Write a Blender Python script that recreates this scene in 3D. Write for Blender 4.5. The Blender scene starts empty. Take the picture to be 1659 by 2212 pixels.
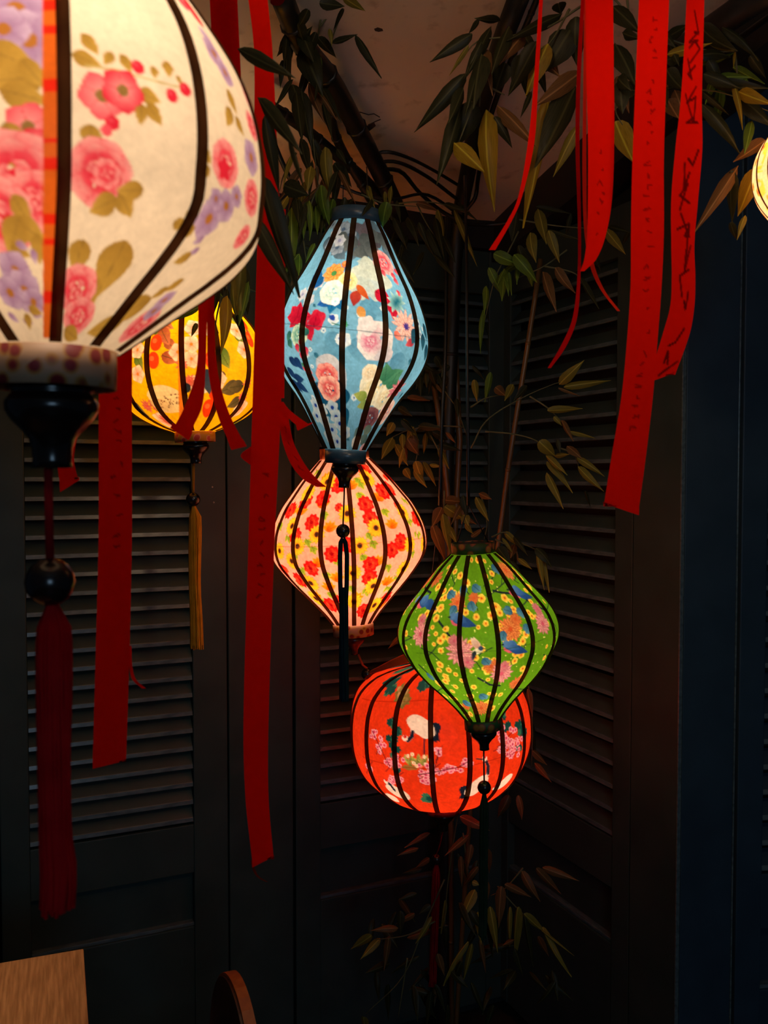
import bpy, bmesh, math, random
import numpy as np
from mathutils import Vector, Matrix

random.seed(7)
rng = np.random.default_rng(11)
S = bpy.context.scene
COL = S.collection
PI = math.pi

# ------------------------------------------------------------------ camera, world, light, exposure
F = 1950.0                                   # focal length in pixels of the 1659x2212 frame
CX, CY, EYE = 829.5, 1106.0, 1.6
PITCH = math.atan(76 / F)
cam_data = bpy.data.cameras.new('camera')
cam_data.sensor_fit = 'VERTICAL'
cam_data.sensor_height = 36.0
cam_data.sensor_width = 27.0
cam_data.lens = 36.0 * F / 2212.0
cam_data.clip_start = 0.02
cam_data.dof.use_dof = True
cam_data.dof.focus_distance = 1.85
cam_data.dof.aperture_fstop = 8.0
cam = bpy.data.objects.new('camera', cam_data)
COL.objects.link(cam)
cam.location = (0, 0, EYE)
cam.rotation_euler = (PI / 2 - PITCH, 0, 0)
S.camera = cam

world = bpy.data.worlds.new('night')
S.world = world
world.use_nodes = True
bg = world.node_tree.nodes['Background']
bg.inputs[0].default_value = (0.34, 0.62, 1.0, 1)
bg.inputs[1].default_value = 0.022

# unseen daylight panel added far behind the camera
ld = bpy.data.lights.new('daylight_panel', 'AREA')
ld.shape = 'RECTANGLE'; ld.size = 0.8; ld.size_y = 0.7
ld.energy = 10.0; ld.color = (0.45, 0.72, 1.0)
lo = bpy.data.objects.new('daylight_panel', ld); COL.objects.link(lo)
lo.location = (0.9, -2.4, 1.9)
lo.rotation_euler = Vector((-1.5, 4.6, -0.8)).to_track_quat('-Z', 'Y').to_euler()

# unseen warm lamps added to brighten the ribbons, table and ceiling
def fill_lamp(name, loc, power, col, size, target=None, spot=None):
    l = bpy.data.lights.new(name, 'SPOT' if spot else 'POINT')
    l.energy = power; l.color = col; l.shadow_soft_size = size
    o = bpy.data.objects.new(name, l); COL.objects.link(o); o.location = loc
    if spot:
        l.spot_size = math.radians(spot); l.spot_blend = 0.6
        o.rotation_euler = (Vector(target) - Vector(loc)).to_track_quat('-Z', 'Y').to_euler()
    return o
fill_lamp('ribbon_fill', (0.46, 0.60, 2.22), 6.8, (1.0, 0.66, 0.38), 0.07, (0.36, 1.15, 1.80), 84)
fill_lamp('table_fill', (-1.35, 0.9, 2.1), 42.0, (1.0, 0.70, 0.42), 0.08, (-0.85, 1.36, 0.75), 32)
fill_lamp('ceiling_fill', (0.02, 0.95, 2.36), 2.0, (1.0, 0.68, 0.40), 0.08)

S.view_settings.view_transform = 'Standard'
S.view_settings.look = 'None'
S.view_settings.gamma = 1.0
S.view_settings.use_curve_mapping = False
S.view_settings.exposure = 0.0
S.cycles.use_denoising = True
S.cycles.max_bounces = 6
S.cycles.diffuse_bounces = 4
S.cycles.glossy_bounces = 2
S.cycles.transmission_bounces = 4
S.cycles.caustics_reflective = False
S.cycles.caustics_refractive = False
S.cycles.sample_clamp_indirect = 4.0

# ------------------------------------------------------------------ helpers
def at(px, py, Y):
    """world point seen at pixel (px, py), Y metres in front of the camera"""
    a = (px - CX) / F; b = (py - CY) / F
    d = Vector((a, math.cos(PITCH) - b * math.sin(PITCH), -math.sin(PITCH) - b * math.cos(PITCH)))
    return Vector((0, 0, EYE)) + d * (Y / d.y)

def lin(c):
    c = np.asarray(c, dtype=np.float64) / 255.0
    return np.where(c <= 0.04045, c / 12.92, ((c + 0.055) / 1.055) ** 2.4)

def link(o, parent=None):
    COL.objects.link(o)
    if parent is not None:
        o.parent = parent
    return o

def empty(name, loc=(0, 0, 0), rz=0.0):
    o = bpy.data.objects.new(name, None)
    o.empty_display_size = 0.05
    o.location = loc; o.rotation_euler = (0, 0, rz)
    return link(o)

def tag(o, label=None, cat=None, group=None, kind=None):
    if label: o['label'] = label
    if cat: o['category'] = cat
    if group: o['group'] = group
    if kind: o['kind'] = kind
    return o

def mesh_obj(name, verts, faces, mat, parent=None, smooth=False):
    me = bpy.data.meshes.new(name)
    me.from_pydata([tuple(v) for v in verts], [], faces)
    if smooth:
        me.polygons.foreach_set('use_smooth', [True] * len(me.polygons))
    if mat: me.materials.append(mat)
    me.update()
    return link(bpy.data.objects.new(name, me), parent)

def bm_obj(name, bm, mat, parent=None, smooth=False):
    me = bpy.data.meshes.new(name)
    bm.to_mesh(me); bm.free()
    if smooth:
        me.polygons.foreach_set('use_smooth', [True] * len(me.polygons))
    if mat: me.materials.append(mat)
    return link(bpy.data.objects.new(name, me), parent)

def box_bm(x0, x1, y0, y1, z0, z1, bevel=0.0, bm=None):
    bm = bm or bmesh.new()
    r = bmesh.ops.create_cube(bm, size=1.0)
    for v in r['verts']:
        v.co = Vector(((x0 + x1) / 2 + v.co.x * (x1 - x0), (y0 + y1) / 2 + v.co.y * (y1 - y0), (z0 + z1) / 2 + v.co.z * (z1 - z0)))
    if bevel > 0:
        es = list({e for v in r['verts'] for e in v.link_edges})
        bmesh.ops.bevel(bm, geom=es, offset=bevel, segments=2, profile=0.6, affect='EDGES')
    return bm

def smooth_path(pts, n):
    """Catmull-Rom through rows of numbers"""
    p = np.asarray(pts, dtype=float)
    if len(p) == 2:
        return np.array([p[0] + (p[1] - p[0]) * t for t in np.linspace(0, 1, n)])
    d = np.r_[0, np.cumsum(np.maximum(np.linalg.norm(np.diff(p[:, :2], axis=0), axis=1), 1e-6))]
    t = np.linspace(0, d[-1], n)
    m = np.zeros_like(p)
    m[1:-1] = (p[2:] - p[:-2]) / (d[2:] - d[:-2])[:, None]
    m[0] = (p[1] - p[0]) / (d[1] - d[0]); m[-1] = (p[-1] - p[-2]) / (d[-1] - d[-2])
    i = np.clip(np.searchsorted(d, t, side='right') - 1, 0, len(p) - 2)
    h = (d[i + 1] - d[i])[:, None]; s = ((t - d[i])[:, None]) / h
    return ((2*s**3 - 3*s**2 + 1) * p[i] + (s**3 - 2*s**2 + s) * h * m[i]
            + (-2*s**3 + 3*s**2) * p[i+1] + (s**3 - s**2) * h * m[i+1])

def hermite(xs, ys, x):
    xs = np.asarray(xs, float); ys = np.asarray(ys, float); x = np.asarray(x, float)
    m = np.gradient(ys, xs)
    i = np.clip(np.searchsorted(xs, x, side='right') - 1, 0, len(xs) - 2)
    h = xs[i+1] - xs[i]; s = np.clip((x - xs[i]) / h, 0, 1)
    return ((2*s**3 - 3*s**2 + 1) * ys[i] + (s**3 - 2*s**2 + s) * h * m[i]
            + (-2*s**3 + 3*s**2) * ys[i+1] + (s**3 - s**2) * h * m[i+1])

def tube_geo(pts, rad, seg=6, cap=True):
    """pts list of Vectors, rad number or list -> verts, faces"""
    pts = [Vector(p) for p in pts]; n = len(pts)
    rad = [rad] * n if not hasattr(rad, '__len__') else list(rad)
    V, Fc = [], []
    t0 = (pts[1] - pts[0]).normalized()
    up = Vector((0, 0, 1)) if abs(t0.z) < 0.9 else Vector((0, 1, 0))
    nrm = t0.cross(up).normalized()
    for i in range(n):
        t = (pts[min(i+1, n-1)] - pts[max(i-1, 0)]).normalized()
        nrm = (nrm - t * nrm.dot(t)).normalized()
        b = t.cross(nrm)
        for k in range(seg):
            a = 2 * PI * k / seg
            V.append(pts[i] + (nrm * math.cos(a) + b * math.sin(a)) * rad[i])
    for i in range(n - 1):
        for k in range(seg):
            k2 = (k + 1) % seg
            Fc.append((i*seg + k, i*seg + k2, (i+1)*seg + k2, (i+1)*seg + k))
    if cap:
        Fc.append(tuple(range(seg))[::-1]); Fc.append(tuple((n-1)*seg + k for k in range(seg)))
    return V, Fc

def tube(name, pts, rad, mat, parent=None, seg=6):
    V, Fc = tube_geo(pts, rad, seg)
    return mesh_obj(name, V, Fc, mat, parent, smooth=True)

def join_geo(lst):
    V, Fc = [], []
    for v, f in lst:
        o = len(V); V += list(v); Fc += [tuple(i + o for i in q) for q in f]
    return V, Fc

def lathe(name, prof, mat, parent=None, seg=32, centre=(0, 0, 0), close=True):
    """prof = [(radius, z)]"""
    V, Fc = [], []
    c = Vector(centre)
    for r, z in prof:
        for k in range(seg):
            a = 2 * PI * k / seg
            V.append((c.x + r * math.cos(a), c.y + r * math.sin(a), c.z + z))
    for i in range(len(prof) - 1):
        for k in range(seg):
            k2 = (k + 1) % seg
            Fc.append((i*seg + k, (i+1)*seg + k, (i+1)*seg + k2, i*seg + k2))
    if close:
        Fc.append(tuple(range(seg))); Fc.append(tuple((len(prof)-1)*seg + k for k in range(seg))[::-1])
    return mesh_obj(name, V, Fc, mat, parent, smooth=True)

# ------------------------------------------------------------------ materials
def new_mat(name):
    m = bpy.data.materials.new(name); m.use_nodes = True
    nt = m.node_tree; nt.nodes.clear()
    out = nt.nodes.new('ShaderNodeOutputMaterial')
    return m, nt, out

def N(nt, kind, **kw):
    n = nt.nodes.new(kind)
    for k, v in kw.items():
        if k.startswith('i_'):
            n.inputs[k[2:].replace('_', ' ')].default_value = v
        else:
            setattr(n, k, v)
    return n

def ramp_node(nt, stops):
    r = nt.nodes.new('ShaderNodeValToRGB')
    els = r.color_ramp.elements
    while len(els) < len(stops): els.new(0.5)
    for e, (p, c) in zip(els, stops):
        e.position = p; e.color = (*lin(c), 1)
    return r

def paint_mat(name, c1, c2, rough=0.45, scale=18, bump=0.06, stretch=(1, 1, 1), spec=0.5, metallic=0.0):
    """mottled painted / wooden surface"""
    m, nt, out = new_mat(name)
    tc = N(nt, 'ShaderNodeTexCoord'); mp = N(nt, 'ShaderNodeMapping')
    mp.inputs['Scale'].default_value = stretch
    nz = N(nt, 'ShaderNodeTexNoise'); nz.inputs['Scale'].default_value = scale; nz.inputs['Detail'].default_value = 6
    rp = ramp_node(nt, [(0.35, c1), (0.68, c2)])
    p = N(nt, 'ShaderNodeBsdfPrincipled'); p.inputs['Roughness'].default_value = rough
    p.inputs['Specular IOR Level'].default_value = spec; p.inputs['Metallic'].default_value = metallic
    bp = N(nt, 'ShaderNodeBump'); bp.inputs['Strength'].default_value = bump; bp.inputs['Distance'].default_value = 0.01
    L = nt.links.new
    L(tc.outputs['Object'], mp.inputs['Vector']); L(mp.outputs['Vector'], nz.inputs['Vector'])
    L(nz.outputs['Fac'], rp.inputs['Fac']); L(rp.outputs['Color'], p.inputs['Base Color'])
    L(nz.outputs['Fac'], bp.inputs['Height']); L(bp.outputs['Normal'], p.inputs['Normal'])
    L(p.outputs['BSDF'], out.inputs['Surface'])
    return m

def cloth_mat(name, c1=None, c2=None, attr=None, trans=0.5, scale=30, gloss=0.0, weave=0.05):
    """thin cloth that lets light through; colour from two mottled tones or from a painted colour attribute"""
    m, nt, out = new_mat(name); L = nt.links.new
    tc = N(nt, 'ShaderNodeTexCoord')
    nz = N(nt, 'ShaderNodeTexNoise'); nz.inputs['Scale'].default_value = scale; nz.inputs['Detail'].default_value = 4
    L(tc.outputs['Object'], nz.inputs['Vector'])
    if attr:
        at_ = N(nt, 'ShaderNodeAttribute'); at_.attribute_name = attr
        w = N(nt, 'ShaderNodeMapRange'); w.inputs['To Min'].default_value = 1 - weave; w.inputs['To Max'].default_value = 1 + weave
        L(nz.outputs['Fac'], w.inputs['Value'])
        mx = N(nt, 'ShaderNodeVectorMath', operation='SCALE')
        L(at_.outputs['Color'], mx.inputs[0]); L(w.outputs['Result'], mx.inputs['Scale'])
        col = mx.outputs['Vector']
    else:
        rp = ramp_node(nt, [(0.3, c1), (0.7, c2)]); L(nz.outputs['Fac'], rp.inputs['Fac']); col = rp.outputs['Color']
    d = N(nt, 'ShaderNodeBsdfDiffuse'); t = N(nt, 'ShaderNodeBsdfTranslucent')
    mixs = N(nt, 'ShaderNodeMixShader'); mixs.inputs[0].default_value = trans
    L(col, d.inputs['Color']); L(col, t.inputs['Color'])
    L(d.outputs['BSDF'], mixs.inputs[1]); L(t.outputs['BSDF'], mixs.inputs[2])
    last = mixs.outputs[0]
    if gloss > 0:
        g = N(nt, 'ShaderNodeBsdfGlossy'); g.inputs['Roughness'].default_value = 0.42
        m2 = N(nt, 'ShaderNodeMixShader'); m2.inputs[0].default_value = gloss
        L(last, m2.inputs[1]); L(g.outputs[0], m2.inputs[2]); last = m2.outputs[0]
    L(last, out.inputs['Surface'])
    return m

M = {}
M['wall_paint'] = paint_mat('green_grey_paint', (42, 58, 56), (52, 68, 66), rough=0.5, scale=9, bump=0.05, spec=0.3)
M['highlight_edge'] = paint_mat('pale_highlight_edge', (62, 78, 84), (90, 108, 114), rough=0.25, scale=24, bump=0.03, stretch=(1, 4, 4))  # paler glossy paint standing in for light caught on edges
M['navy_paint'] = paint_mat('navy_paint', (30, 50, 66), (38, 59, 76), rough=0.5, scale=9, bump=0.05, spec=0.3)
M['backing'] = paint_mat('dark_backing', (30, 31, 29), (38, 38, 35), rough=0.8)
M['floor'] = paint_mat('floor_boards', (48, 38, 30), (66, 52, 40), rough=0.5, stretch=(1, 12, 1))
M['finial_wood'] = paint_mat('lacquered_dark_wood', (20, 13, 11), (34, 20, 16), rough=0.22, scale=30, bump=0.02, stretch=(1, 1, 0.2))
M['red_wood'] = paint_mat('lacquered_red_wood', (60, 18, 14), (88, 26, 20), rough=0.25, scale=30, bump=0.02)
M['rib_src'] = None
M['cap'] = paint_mat('light_block_disc', (26, 20, 18), (34, 26, 24), rough=0.8)  # discs added inside the collars so no light leaks out
M['cord_red'] = cloth_mat('red_cord', (120, 14, 20), (150, 24, 30), trans=0.15)
M['cable'] = paint_mat('black_cable', (10, 10, 10), (18, 18, 17), rough=0.4, scale=60)
M['pole'] = paint_mat('dark_bamboo_pole', (15, 15, 11), (28, 26, 19), rough=0.45, scale=14, stretch=(1, 1, 0.2))
M['pole_gold'] = paint_mat('brown_bamboo_pole', (82, 60, 30), (120, 88, 44), rough=0.35, scale=14, stretch=(1, 1, 0.2))
M['twig'] = paint_mat('green_twig', (74, 76, 44), (100, 98, 60), rough=0.6, scale=30)
M['beam'] = paint_mat('black_beam', (22, 21, 20), (34, 32, 30), rough=0.5, scale=8, stretch=(1, 1, 1))
M['table_wood'] = paint_mat('pale_table_wood', (150, 104, 66), (190, 138, 92), rough=0.4, scale=7, bump=0.03, stretch=(30, 2, 3))
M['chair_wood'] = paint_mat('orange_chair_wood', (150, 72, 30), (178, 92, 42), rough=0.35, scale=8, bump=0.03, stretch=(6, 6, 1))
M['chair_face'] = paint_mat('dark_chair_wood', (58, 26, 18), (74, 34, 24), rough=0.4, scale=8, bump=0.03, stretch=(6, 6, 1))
def leaf_mat(name, c1, c2, trans):
    """cloth leaf: streaks along the blade and a paler midrib (object space: x along, y across)"""
    m, nt, out = new_mat(name); L = nt.links.new
    tc = N(nt, 'ShaderNodeTexCoord'); mp = N(nt, 'ShaderNodeMapping'); mp.inputs['Scale'].default_value = (3, 22, 1)
    nz = N(nt, 'ShaderNodeTexNoise'); nz.inputs['Scale'].default_value = 1.6; nz.inputs['Detail'].default_value = 5
    L(tc.outputs['Object'], mp.inputs['Vector']); L(mp.outputs['Vector'], nz.inputs['Vector'])
    rp = ramp_node(nt, [(0.3, c1), (0.7, c2)]); L(nz.outputs['Fac'], rp.inputs['Fac'])
    sp = N(nt, 'ShaderNodeSeparateXYZ'); L(tc.outputs['Object'], sp.inputs[0])
    ab = N(nt, 'ShaderNodeMath', operation='ABSOLUTE'); L(sp.outputs[1], ab.inputs[0])
    mr = N(nt, 'ShaderNodeMapRange'); mr.inputs['From Min'].default_value = 0.02; mr.inputs['From Max'].default_value = 0.055
    mr.inputs['To Min'].default_value = 0.55; mr.inputs['To Max'].default_value = 0.0
    L(ab.outputs[0], mr.inputs['Value'])
    mx = N(nt, 'ShaderNodeMix', data_type='RGBA')
    mx.inputs[7].default_value = (*lin(np.minimum(np.array(c2) * 1.45 + 12, 255)), 1)
    L(mr.outputs['Result'], mx.inputs[0]); L(rp.outputs['Color'], mx.inputs[6])
    d = N(nt, 'ShaderNodeBsdfDiffuse'); t = N(nt, 'ShaderNodeBsdfTranslucent'); ms = N(nt, 'ShaderNodeMixShader')
    ms.inputs[0].default_value = trans
    L(mx.outputs[2], d.inputs['Color']); L(mx.outputs[2], t.inputs['Color']); L(d.outputs[0], ms.inputs[1]); L(t.outputs[0], ms.inputs[2])
    g = N(nt, 'ShaderNodeBsdfGlossy'); g.inputs['Roughness'].default_value = 0.45
    m2 = N(nt, 'ShaderNodeMixShader'); m2.inputs[0].default_value = 0.015
    L(ms.outputs[0], m2.inputs[1]); L(g.outputs[0], m2.inputs[2]); L(m2.outputs[0], out.inputs['Surface'])
    return m
LEAFM = [leaf_mat('leaf_dark', (36, 40, 22), (60, 60, 34), 0.3),
         leaf_mat('leaf_olive', (112, 104, 36), (148, 134, 54), 0.35),
         leaf_mat('leaf_yellow', (150, 122, 26), (192, 160, 48), 0.5),
         leaf_mat('leaf_brown', (92, 66, 38), (130, 94, 56), 0.3),
         leaf_mat('leaf_green', (80, 106, 30), (116, 142, 50), 0.4)]

M['rib'] = cloth_mat('stained_bamboo_rib', (62, 40, 26), (84, 54, 34), trans=0.6, scale=30)

def canvas_mat():
    m, nt, out = new_mat('ceiling_canvas'); L = nt.links.new
    tc = N(nt, 'ShaderNodeTexCoord')
    n1 = N(nt, 'ShaderNodeTexNoise'); n1.inputs['Scale'].default_value = 2.2; n1.inputs['Detail'].default_value = 5
    n2 = N(nt, 'ShaderNodeTexNoise'); n2.inputs['Scale'].default_value = 26; n2.inputs['Detail'].default_value = 8
    L(tc.outputs['Object'], n1.inputs['Vector']); L(tc.outputs['Object'], n2.inputs['Vector'])
    r1 = ramp_node(nt, [(0.3, (212, 188, 166)), (0.7, (234, 212, 190))])
    r2 = ramp_node(nt, [(0.25, (150, 120, 92)), (0.42, (255, 255, 255))])
    L(n1.outputs['Fac'], r1.inputs['Fac']); L(n2.outputs['Fac'], r2.inputs['Fac'])
    mx = N(nt, 'ShaderNodeMix', data_type='RGBA', blend_type='MULTIPLY'); mx.inputs[0].default_value = 0.45
    L(r1.outputs['Color'], mx.inputs[6]); L(r2.outputs['Color'], mx.inputs[7])
    p = N(nt, 'ShaderNodeBsdfPrincipled'); p.inputs['Roughness'].default_value = 0.85
    bp = N(nt, 'ShaderNodeBump'); bp.inputs['Strength'].default_value = 0.25; bp.inputs['Distance'].default_value = 0.03
    L(n1.outputs['Fac'], bp.inputs['Height']); L(bp.outputs['Normal'], p.inputs['Normal'])
    L(mx.outputs[2], p.inputs['Base Color']); L(p.outputs['BSDF'], out.inputs['Surface'])
    return m
M['canvas'] = canvas_mat()

# ------------------------------------------------------------------ the room
C = Vector((0.354, 2.64))                     # corner of the two shuttered walls
UB = Vector((0.9116, 0.4110)); ANG_B = math.atan2(UB.y, UB.x)
UR = Vector((0.4110, -0.9116)); ANG_R = math.atan2(UR.y, UR.x)

def wall_x(px, u):
    """distance along a wall line (from the corner) where the sight line through column px meets it"""
    a = (px - CX) / F
    # (C + t u).x = a * (C + t u).y
    return (a * C.y - C.x) / (u.x - a * u.y)

def ceil_z(x, y):
    t = (Vector((x, y)) - C).dot(UR)
    return 2.32 + 0.2 * max(t, 0.0)

def ceil_Y(px, py, gap=0.03):
    """greatest depth at which a sight line is still below the canvas"""
    d = at(px, py, 1.0) - Vector((0, 0, EYE))
    # EYE + k d.z = 2.32 + 0.2 (k d.xy - C).UR - gap
    den = d.z - 0.2 * d.to_2d().dot(UR)
    if den < 1e-4: return 99.0
    k = (2.32 - gap - EYE - 0.2 * C.dot(UR)) / den
    return k if k > 0 else 99.0

# floor
bm = box_bm(-2.6, 2.6, -3.2, 3.6, -0.05, 0.0)
tag(bm_obj('floor', bm, M['floor']), kind='structure')
# ceiling: sagging canvas that rises from the back wall toward the viewer
nx, ny = 88, 60
V, Fc = [], []
for j in range(ny + 1):
    for i in range(nx + 1):
        s = -3.0 + 5.0 * i / nx                # along back wall from corner
        t = -0.06 + 4.2 * j / ny
        p = C + UB * s + UR * t
        z = 2.32 + 0.2 * max(t, 0) + 0.006 * math.sin(9 * s + 3 * t) + 0.008 * math.sin(5 * t + 1.3 * s)
        V.append((p.x, p.y, z))
for j in range(ny):
    for i in range(nx):
        a = j * (nx + 1) + i
        Fc.append((a, a + 1, a + nx + 2, a + nx + 1))
ceil = mesh_obj('ceiling', V, Fc, M['canvas'], smooth=True)
tag(ceil, kind='structure')

def canvas_mark(name, pts_px, mat, width=None):
    pts = [at(x, y, ceil_Y(x, y, 0.016)) for x, y in pts_px]
    base = pts[0].copy()
    if width:
        V, Fc = tube_geo([q - base for q in pts], width, 5)
    else:
        V = [q - base for q in pts]; Fc = [tuple(range(len(V)))]
    o = mesh_obj(name, V, Fc, mat, ceil); o.location = base
M['tear'] = paint_mat('dark_tear', (44, 30, 22), (70, 50, 36), rough=0.9, scale=60)
canvas_mark('crack', [(764, 240), (780, 243), (796, 248), (808, 246), (820, 253)], M['tear'], 0.0012)
canvas_mark('crack', [(790, 275), (800, 268), (812, 262), (822, 258)], M['tear'], 0.0012)
canvas_mark('tear', [(788, 280), (796, 268), (808, 264), (812, 272), (802, 280), (794, 286)], M['tear'])
canvas_mark('hole', [(808, 62), (816, 59), (826, 62), (828, 67), (818, 69), (810, 67)], M['tear'])

def slab(name, u, ang, x0, x1, y0, y1, z0, z1, mat, bevel=0.0, kind='structure'):
    """board on a wall: x along the wall from the corner, y = depth behind (+) / proud (-) of the wall line"""
    o = bm_obj(name, box_bm(x0, x1, y0, y1, z0, z1, bevel), mat)
    o.location = (C.x, C.y, 0); o.rotation_euler = (0, 0, ang)
    if kind: o['kind'] = kind
    return o

slab('wall_back', UB, ANG_B, -3.0, 0.08, 0.05, 0.11, 0.0, 2.42, M['backing'])
slab('wall_right', UR, ANG_R, -0.08, wall_x(1487, UR), 0.05, 0.11, 0.0, 2.98, M['backing'])

SLATS = {}
def slat_mesh(width, key, mat):
    if key in SLATS: return SLATS[key]
    # section (y = out of wall negative, z): flat front edge in pale highlight colour, low; the blade climbs to the back
    sec = [(-0.0152, -0.0044), (-0.0134, 0.0046), (-0.0122, 0.0058), (0.0120, 0.0352), (0.0185, 0.0300), (-0.0085, -0.0056), (-0.0142, -0.0056)]
    n = len(sec); V = []; Fc = []
    for x in (-width / 2, width / 2):
        for y, z in sec: V.append((x, y, z))
    for k in range(n):
        Fc.append((k, (k+1) % n, n + (k+1) % n, n + k))
    Fc.append(tuple(range(n))[::-1]); Fc.append(tuple(range(n, 2*n)))
    me = bpy.data.meshes.new('slat'); me.from_pydata(V, [], Fc); me.materials.append(mat); me.materials.append(M['highlight_edge'])
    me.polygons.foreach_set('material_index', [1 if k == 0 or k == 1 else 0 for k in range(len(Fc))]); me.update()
    SLATS[key] = me
    return me

def shutter(name, u, ang, x0, x1, st0, st1, pitch, zbot=0.06, ztop=2.24, louv0=0.735, louv1=2.12, mat=None):
    """louvred shutter door: stiles, rails, slats, a fielded panel below"""
    mat = mat or M['wall_paint']
    root = empty(name, (C.x + u.x * (x0 + x1) / 2, C.y + u.y * (x0 + x1) / 2, 0), ang)
    tag(root, kind='structure')
    w = x1 - x0
    a, b = -w / 2, w / 2
    bm_obj('stile', box_bm(a, a + st0, -0.018, 0.020, zbot, ztop, 0.003), mat, root)
    bm_obj('stile', box_bm(b - st1, b, -0.018, 0.020, zbot, ztop, 0.003), mat, root)
    i0, i1 = a + st0, b - st1
    bm_obj('top_rail', box_bm(i0, i1, -0.016, 0.020, louv1, ztop, 0.002), mat, root)
    bm_obj('middle_rail', box_bm(i0, i1, -0.016, 0.020, 0.60, louv0 - 0.012, 0.002), mat, root)
    bm_obj('bottom_rail', box_bm(i0, i1, -0.016, 0.020, zbot, 0.462, 0.003), mat, root)
    bm = box_bm(i0, i1, 0.006, 0.016, 0.462, 0.60)
    bm_obj('panel', bm, mat, root)
    bm_obj('ledge', box_bm(i0, i1, -0.012, 0.008, 0.462, 0.471, 0.002), M['highlight_edge'], root)  # bright line of the ledge put in with the highlight paint
    me = slat_mesh(i1 - i0 - 0.002, name, mat)
    z = louv0
    while z < louv1 - 0.02:
        o = bpy.data.objects.new('slat', me); link(o, root)
        o.location = ((i0 + i1) / 2, 0.0, z)
        o.rotation_euler = (random.uniform(-0.05, 0.05), random.uniform(-0.002, 0.002), 0)
        z += pitch
    return root

xb = lambda px: wall_x(px, UB)
xr = lambda px: wall_x(px, UR)
# back wall, left to right
shutter('door_1', UB, ANG_B, xb(-12), xb(484), xb(52) - xb(-12), xb(484) - xb(410), 0.0452)
slab('trim_1', UB, ANG_B, xb(488), xb(627), -0.014, 0.03, 0.0, 2.32, M['wall_paint'], 0.003)
shutter('door_2', UB, ANG_B, xb(632), -0.012, xb(686) - xb(632), 0.055, 0.0452)
slab('trim_2', UB, ANG_B, xb(-150), xb(-17), -0.014, 0.03, 0.0, 2.32, M['wall_paint'], 0.003)
shutter('door_5', UB, ANG_B, xb(-1200), xb(-156), 0.06, 0.06, 0.0452)
# right wall, from the corner toward the viewer
shutter('door_3', UR, ANG_R, 0.012, xr(1381), 0.04, xr(1381) - xr(1342), 0.0565)
slab('trim_3', UR, ANG_R, xr(1383), xr(1487), -0.020, 0.03, 0.0, 2.40, M['wall_paint'], 0.003)
# the wall turns to face the room beyond the post
Q = C + UR * xr(1488) + Vector((UR.y, -UR.x)) * 0.012
UN = Vector((0.992, 0.124)).normalized(); ANG_N = math.atan2(UN.y, UN.x)
def xn(px):
    a = (px - CX) / F
    return (a * Q.y - Q.x) / (UN.x - a * UN.y)
def place(o):
    o.location = (Q.x, Q.y, 0); o.rotation_euler = (0, 0, ANG_N); return o
place(slab('trim_4', UN, ANG_N, 0.0, xn(1592), -0.004, 0.03, 0.0, 2.5, M['navy_paint'], 0.002))
place(slab('wall_return', UN, ANG_N, 0.0, 1.9, 0.05, 0.11, 0.0, 2.75, M['backing']))
C0 = C; C = Q
shutter('door_4', UN, ANG_N, xn(1594), xn(1594) + 0.62, xn(1650) - xn(1594), 0.06, 0.0565, ztop=2.44, louv1=2.3, mat=M['navy_paint'])
C = C0
slab('trim_7', UN, ANG_N, xn(1594) + 0.622, 1.9, -0.004, 0.03, 0.0, 2.6, M['navy_paint'], 0.002).location = (Q.x, Q.y, 0)
slab('trim_highlight_1', UR, ANG_R, xr(1487) - 0.001, xr(1487) + 0.003, -0.0215, -0.004, 0.0, 2.40, M['highlight_edge'], 0.0006)  # thin strip added as the pale highlight line on the post edge
place(slab('trim_highlight_2', UN, ANG_N, xn(1592) - 0.002, xn(1592) + 0.0015, -0.0065, 0.01, 0.0, 2.5, M['highlight_edge'], 0.0006))  # second pale strip, painting the light caught along the board joint
# beam along the top of the right wall and the batten along the top of the back wall
def wall_beam(name, ang, u, t0, t1, zoff0, zoff1, y0, y1, mat):
    bm = box_bm(t0, t1, y0, y1, 0, 1)
    for v in bm.verts:
        p = C + u * v.co.x
        base = ceil_z(p.x, p.y)
        v.co.z = base + (zoff0 if v.co.z < 0.5 else zoff1)
    o = bm_obj(name, bm, mat); o.location = (C.x, C.y, 0); o.rotation_euler = (0, 0, ang)
    return tag(o, kind='structure')
wall_beam('trim_5', ANG_R, UR, -0.04, 3.0, -0.12, 0.05, -0.06, 0.06, M['beam'])
slab('trim_6', UB, ANG_B, -3.0, 0.02, -0.03, 0.06, 2.245, 2.36, M['beam'])

# ------------------------------------------------------------------ printing of the fabrics (painted into a colour attribute)
def ss(d, w=0.8):
    return np.clip(d / w + 0.5, 0, 1)

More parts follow.
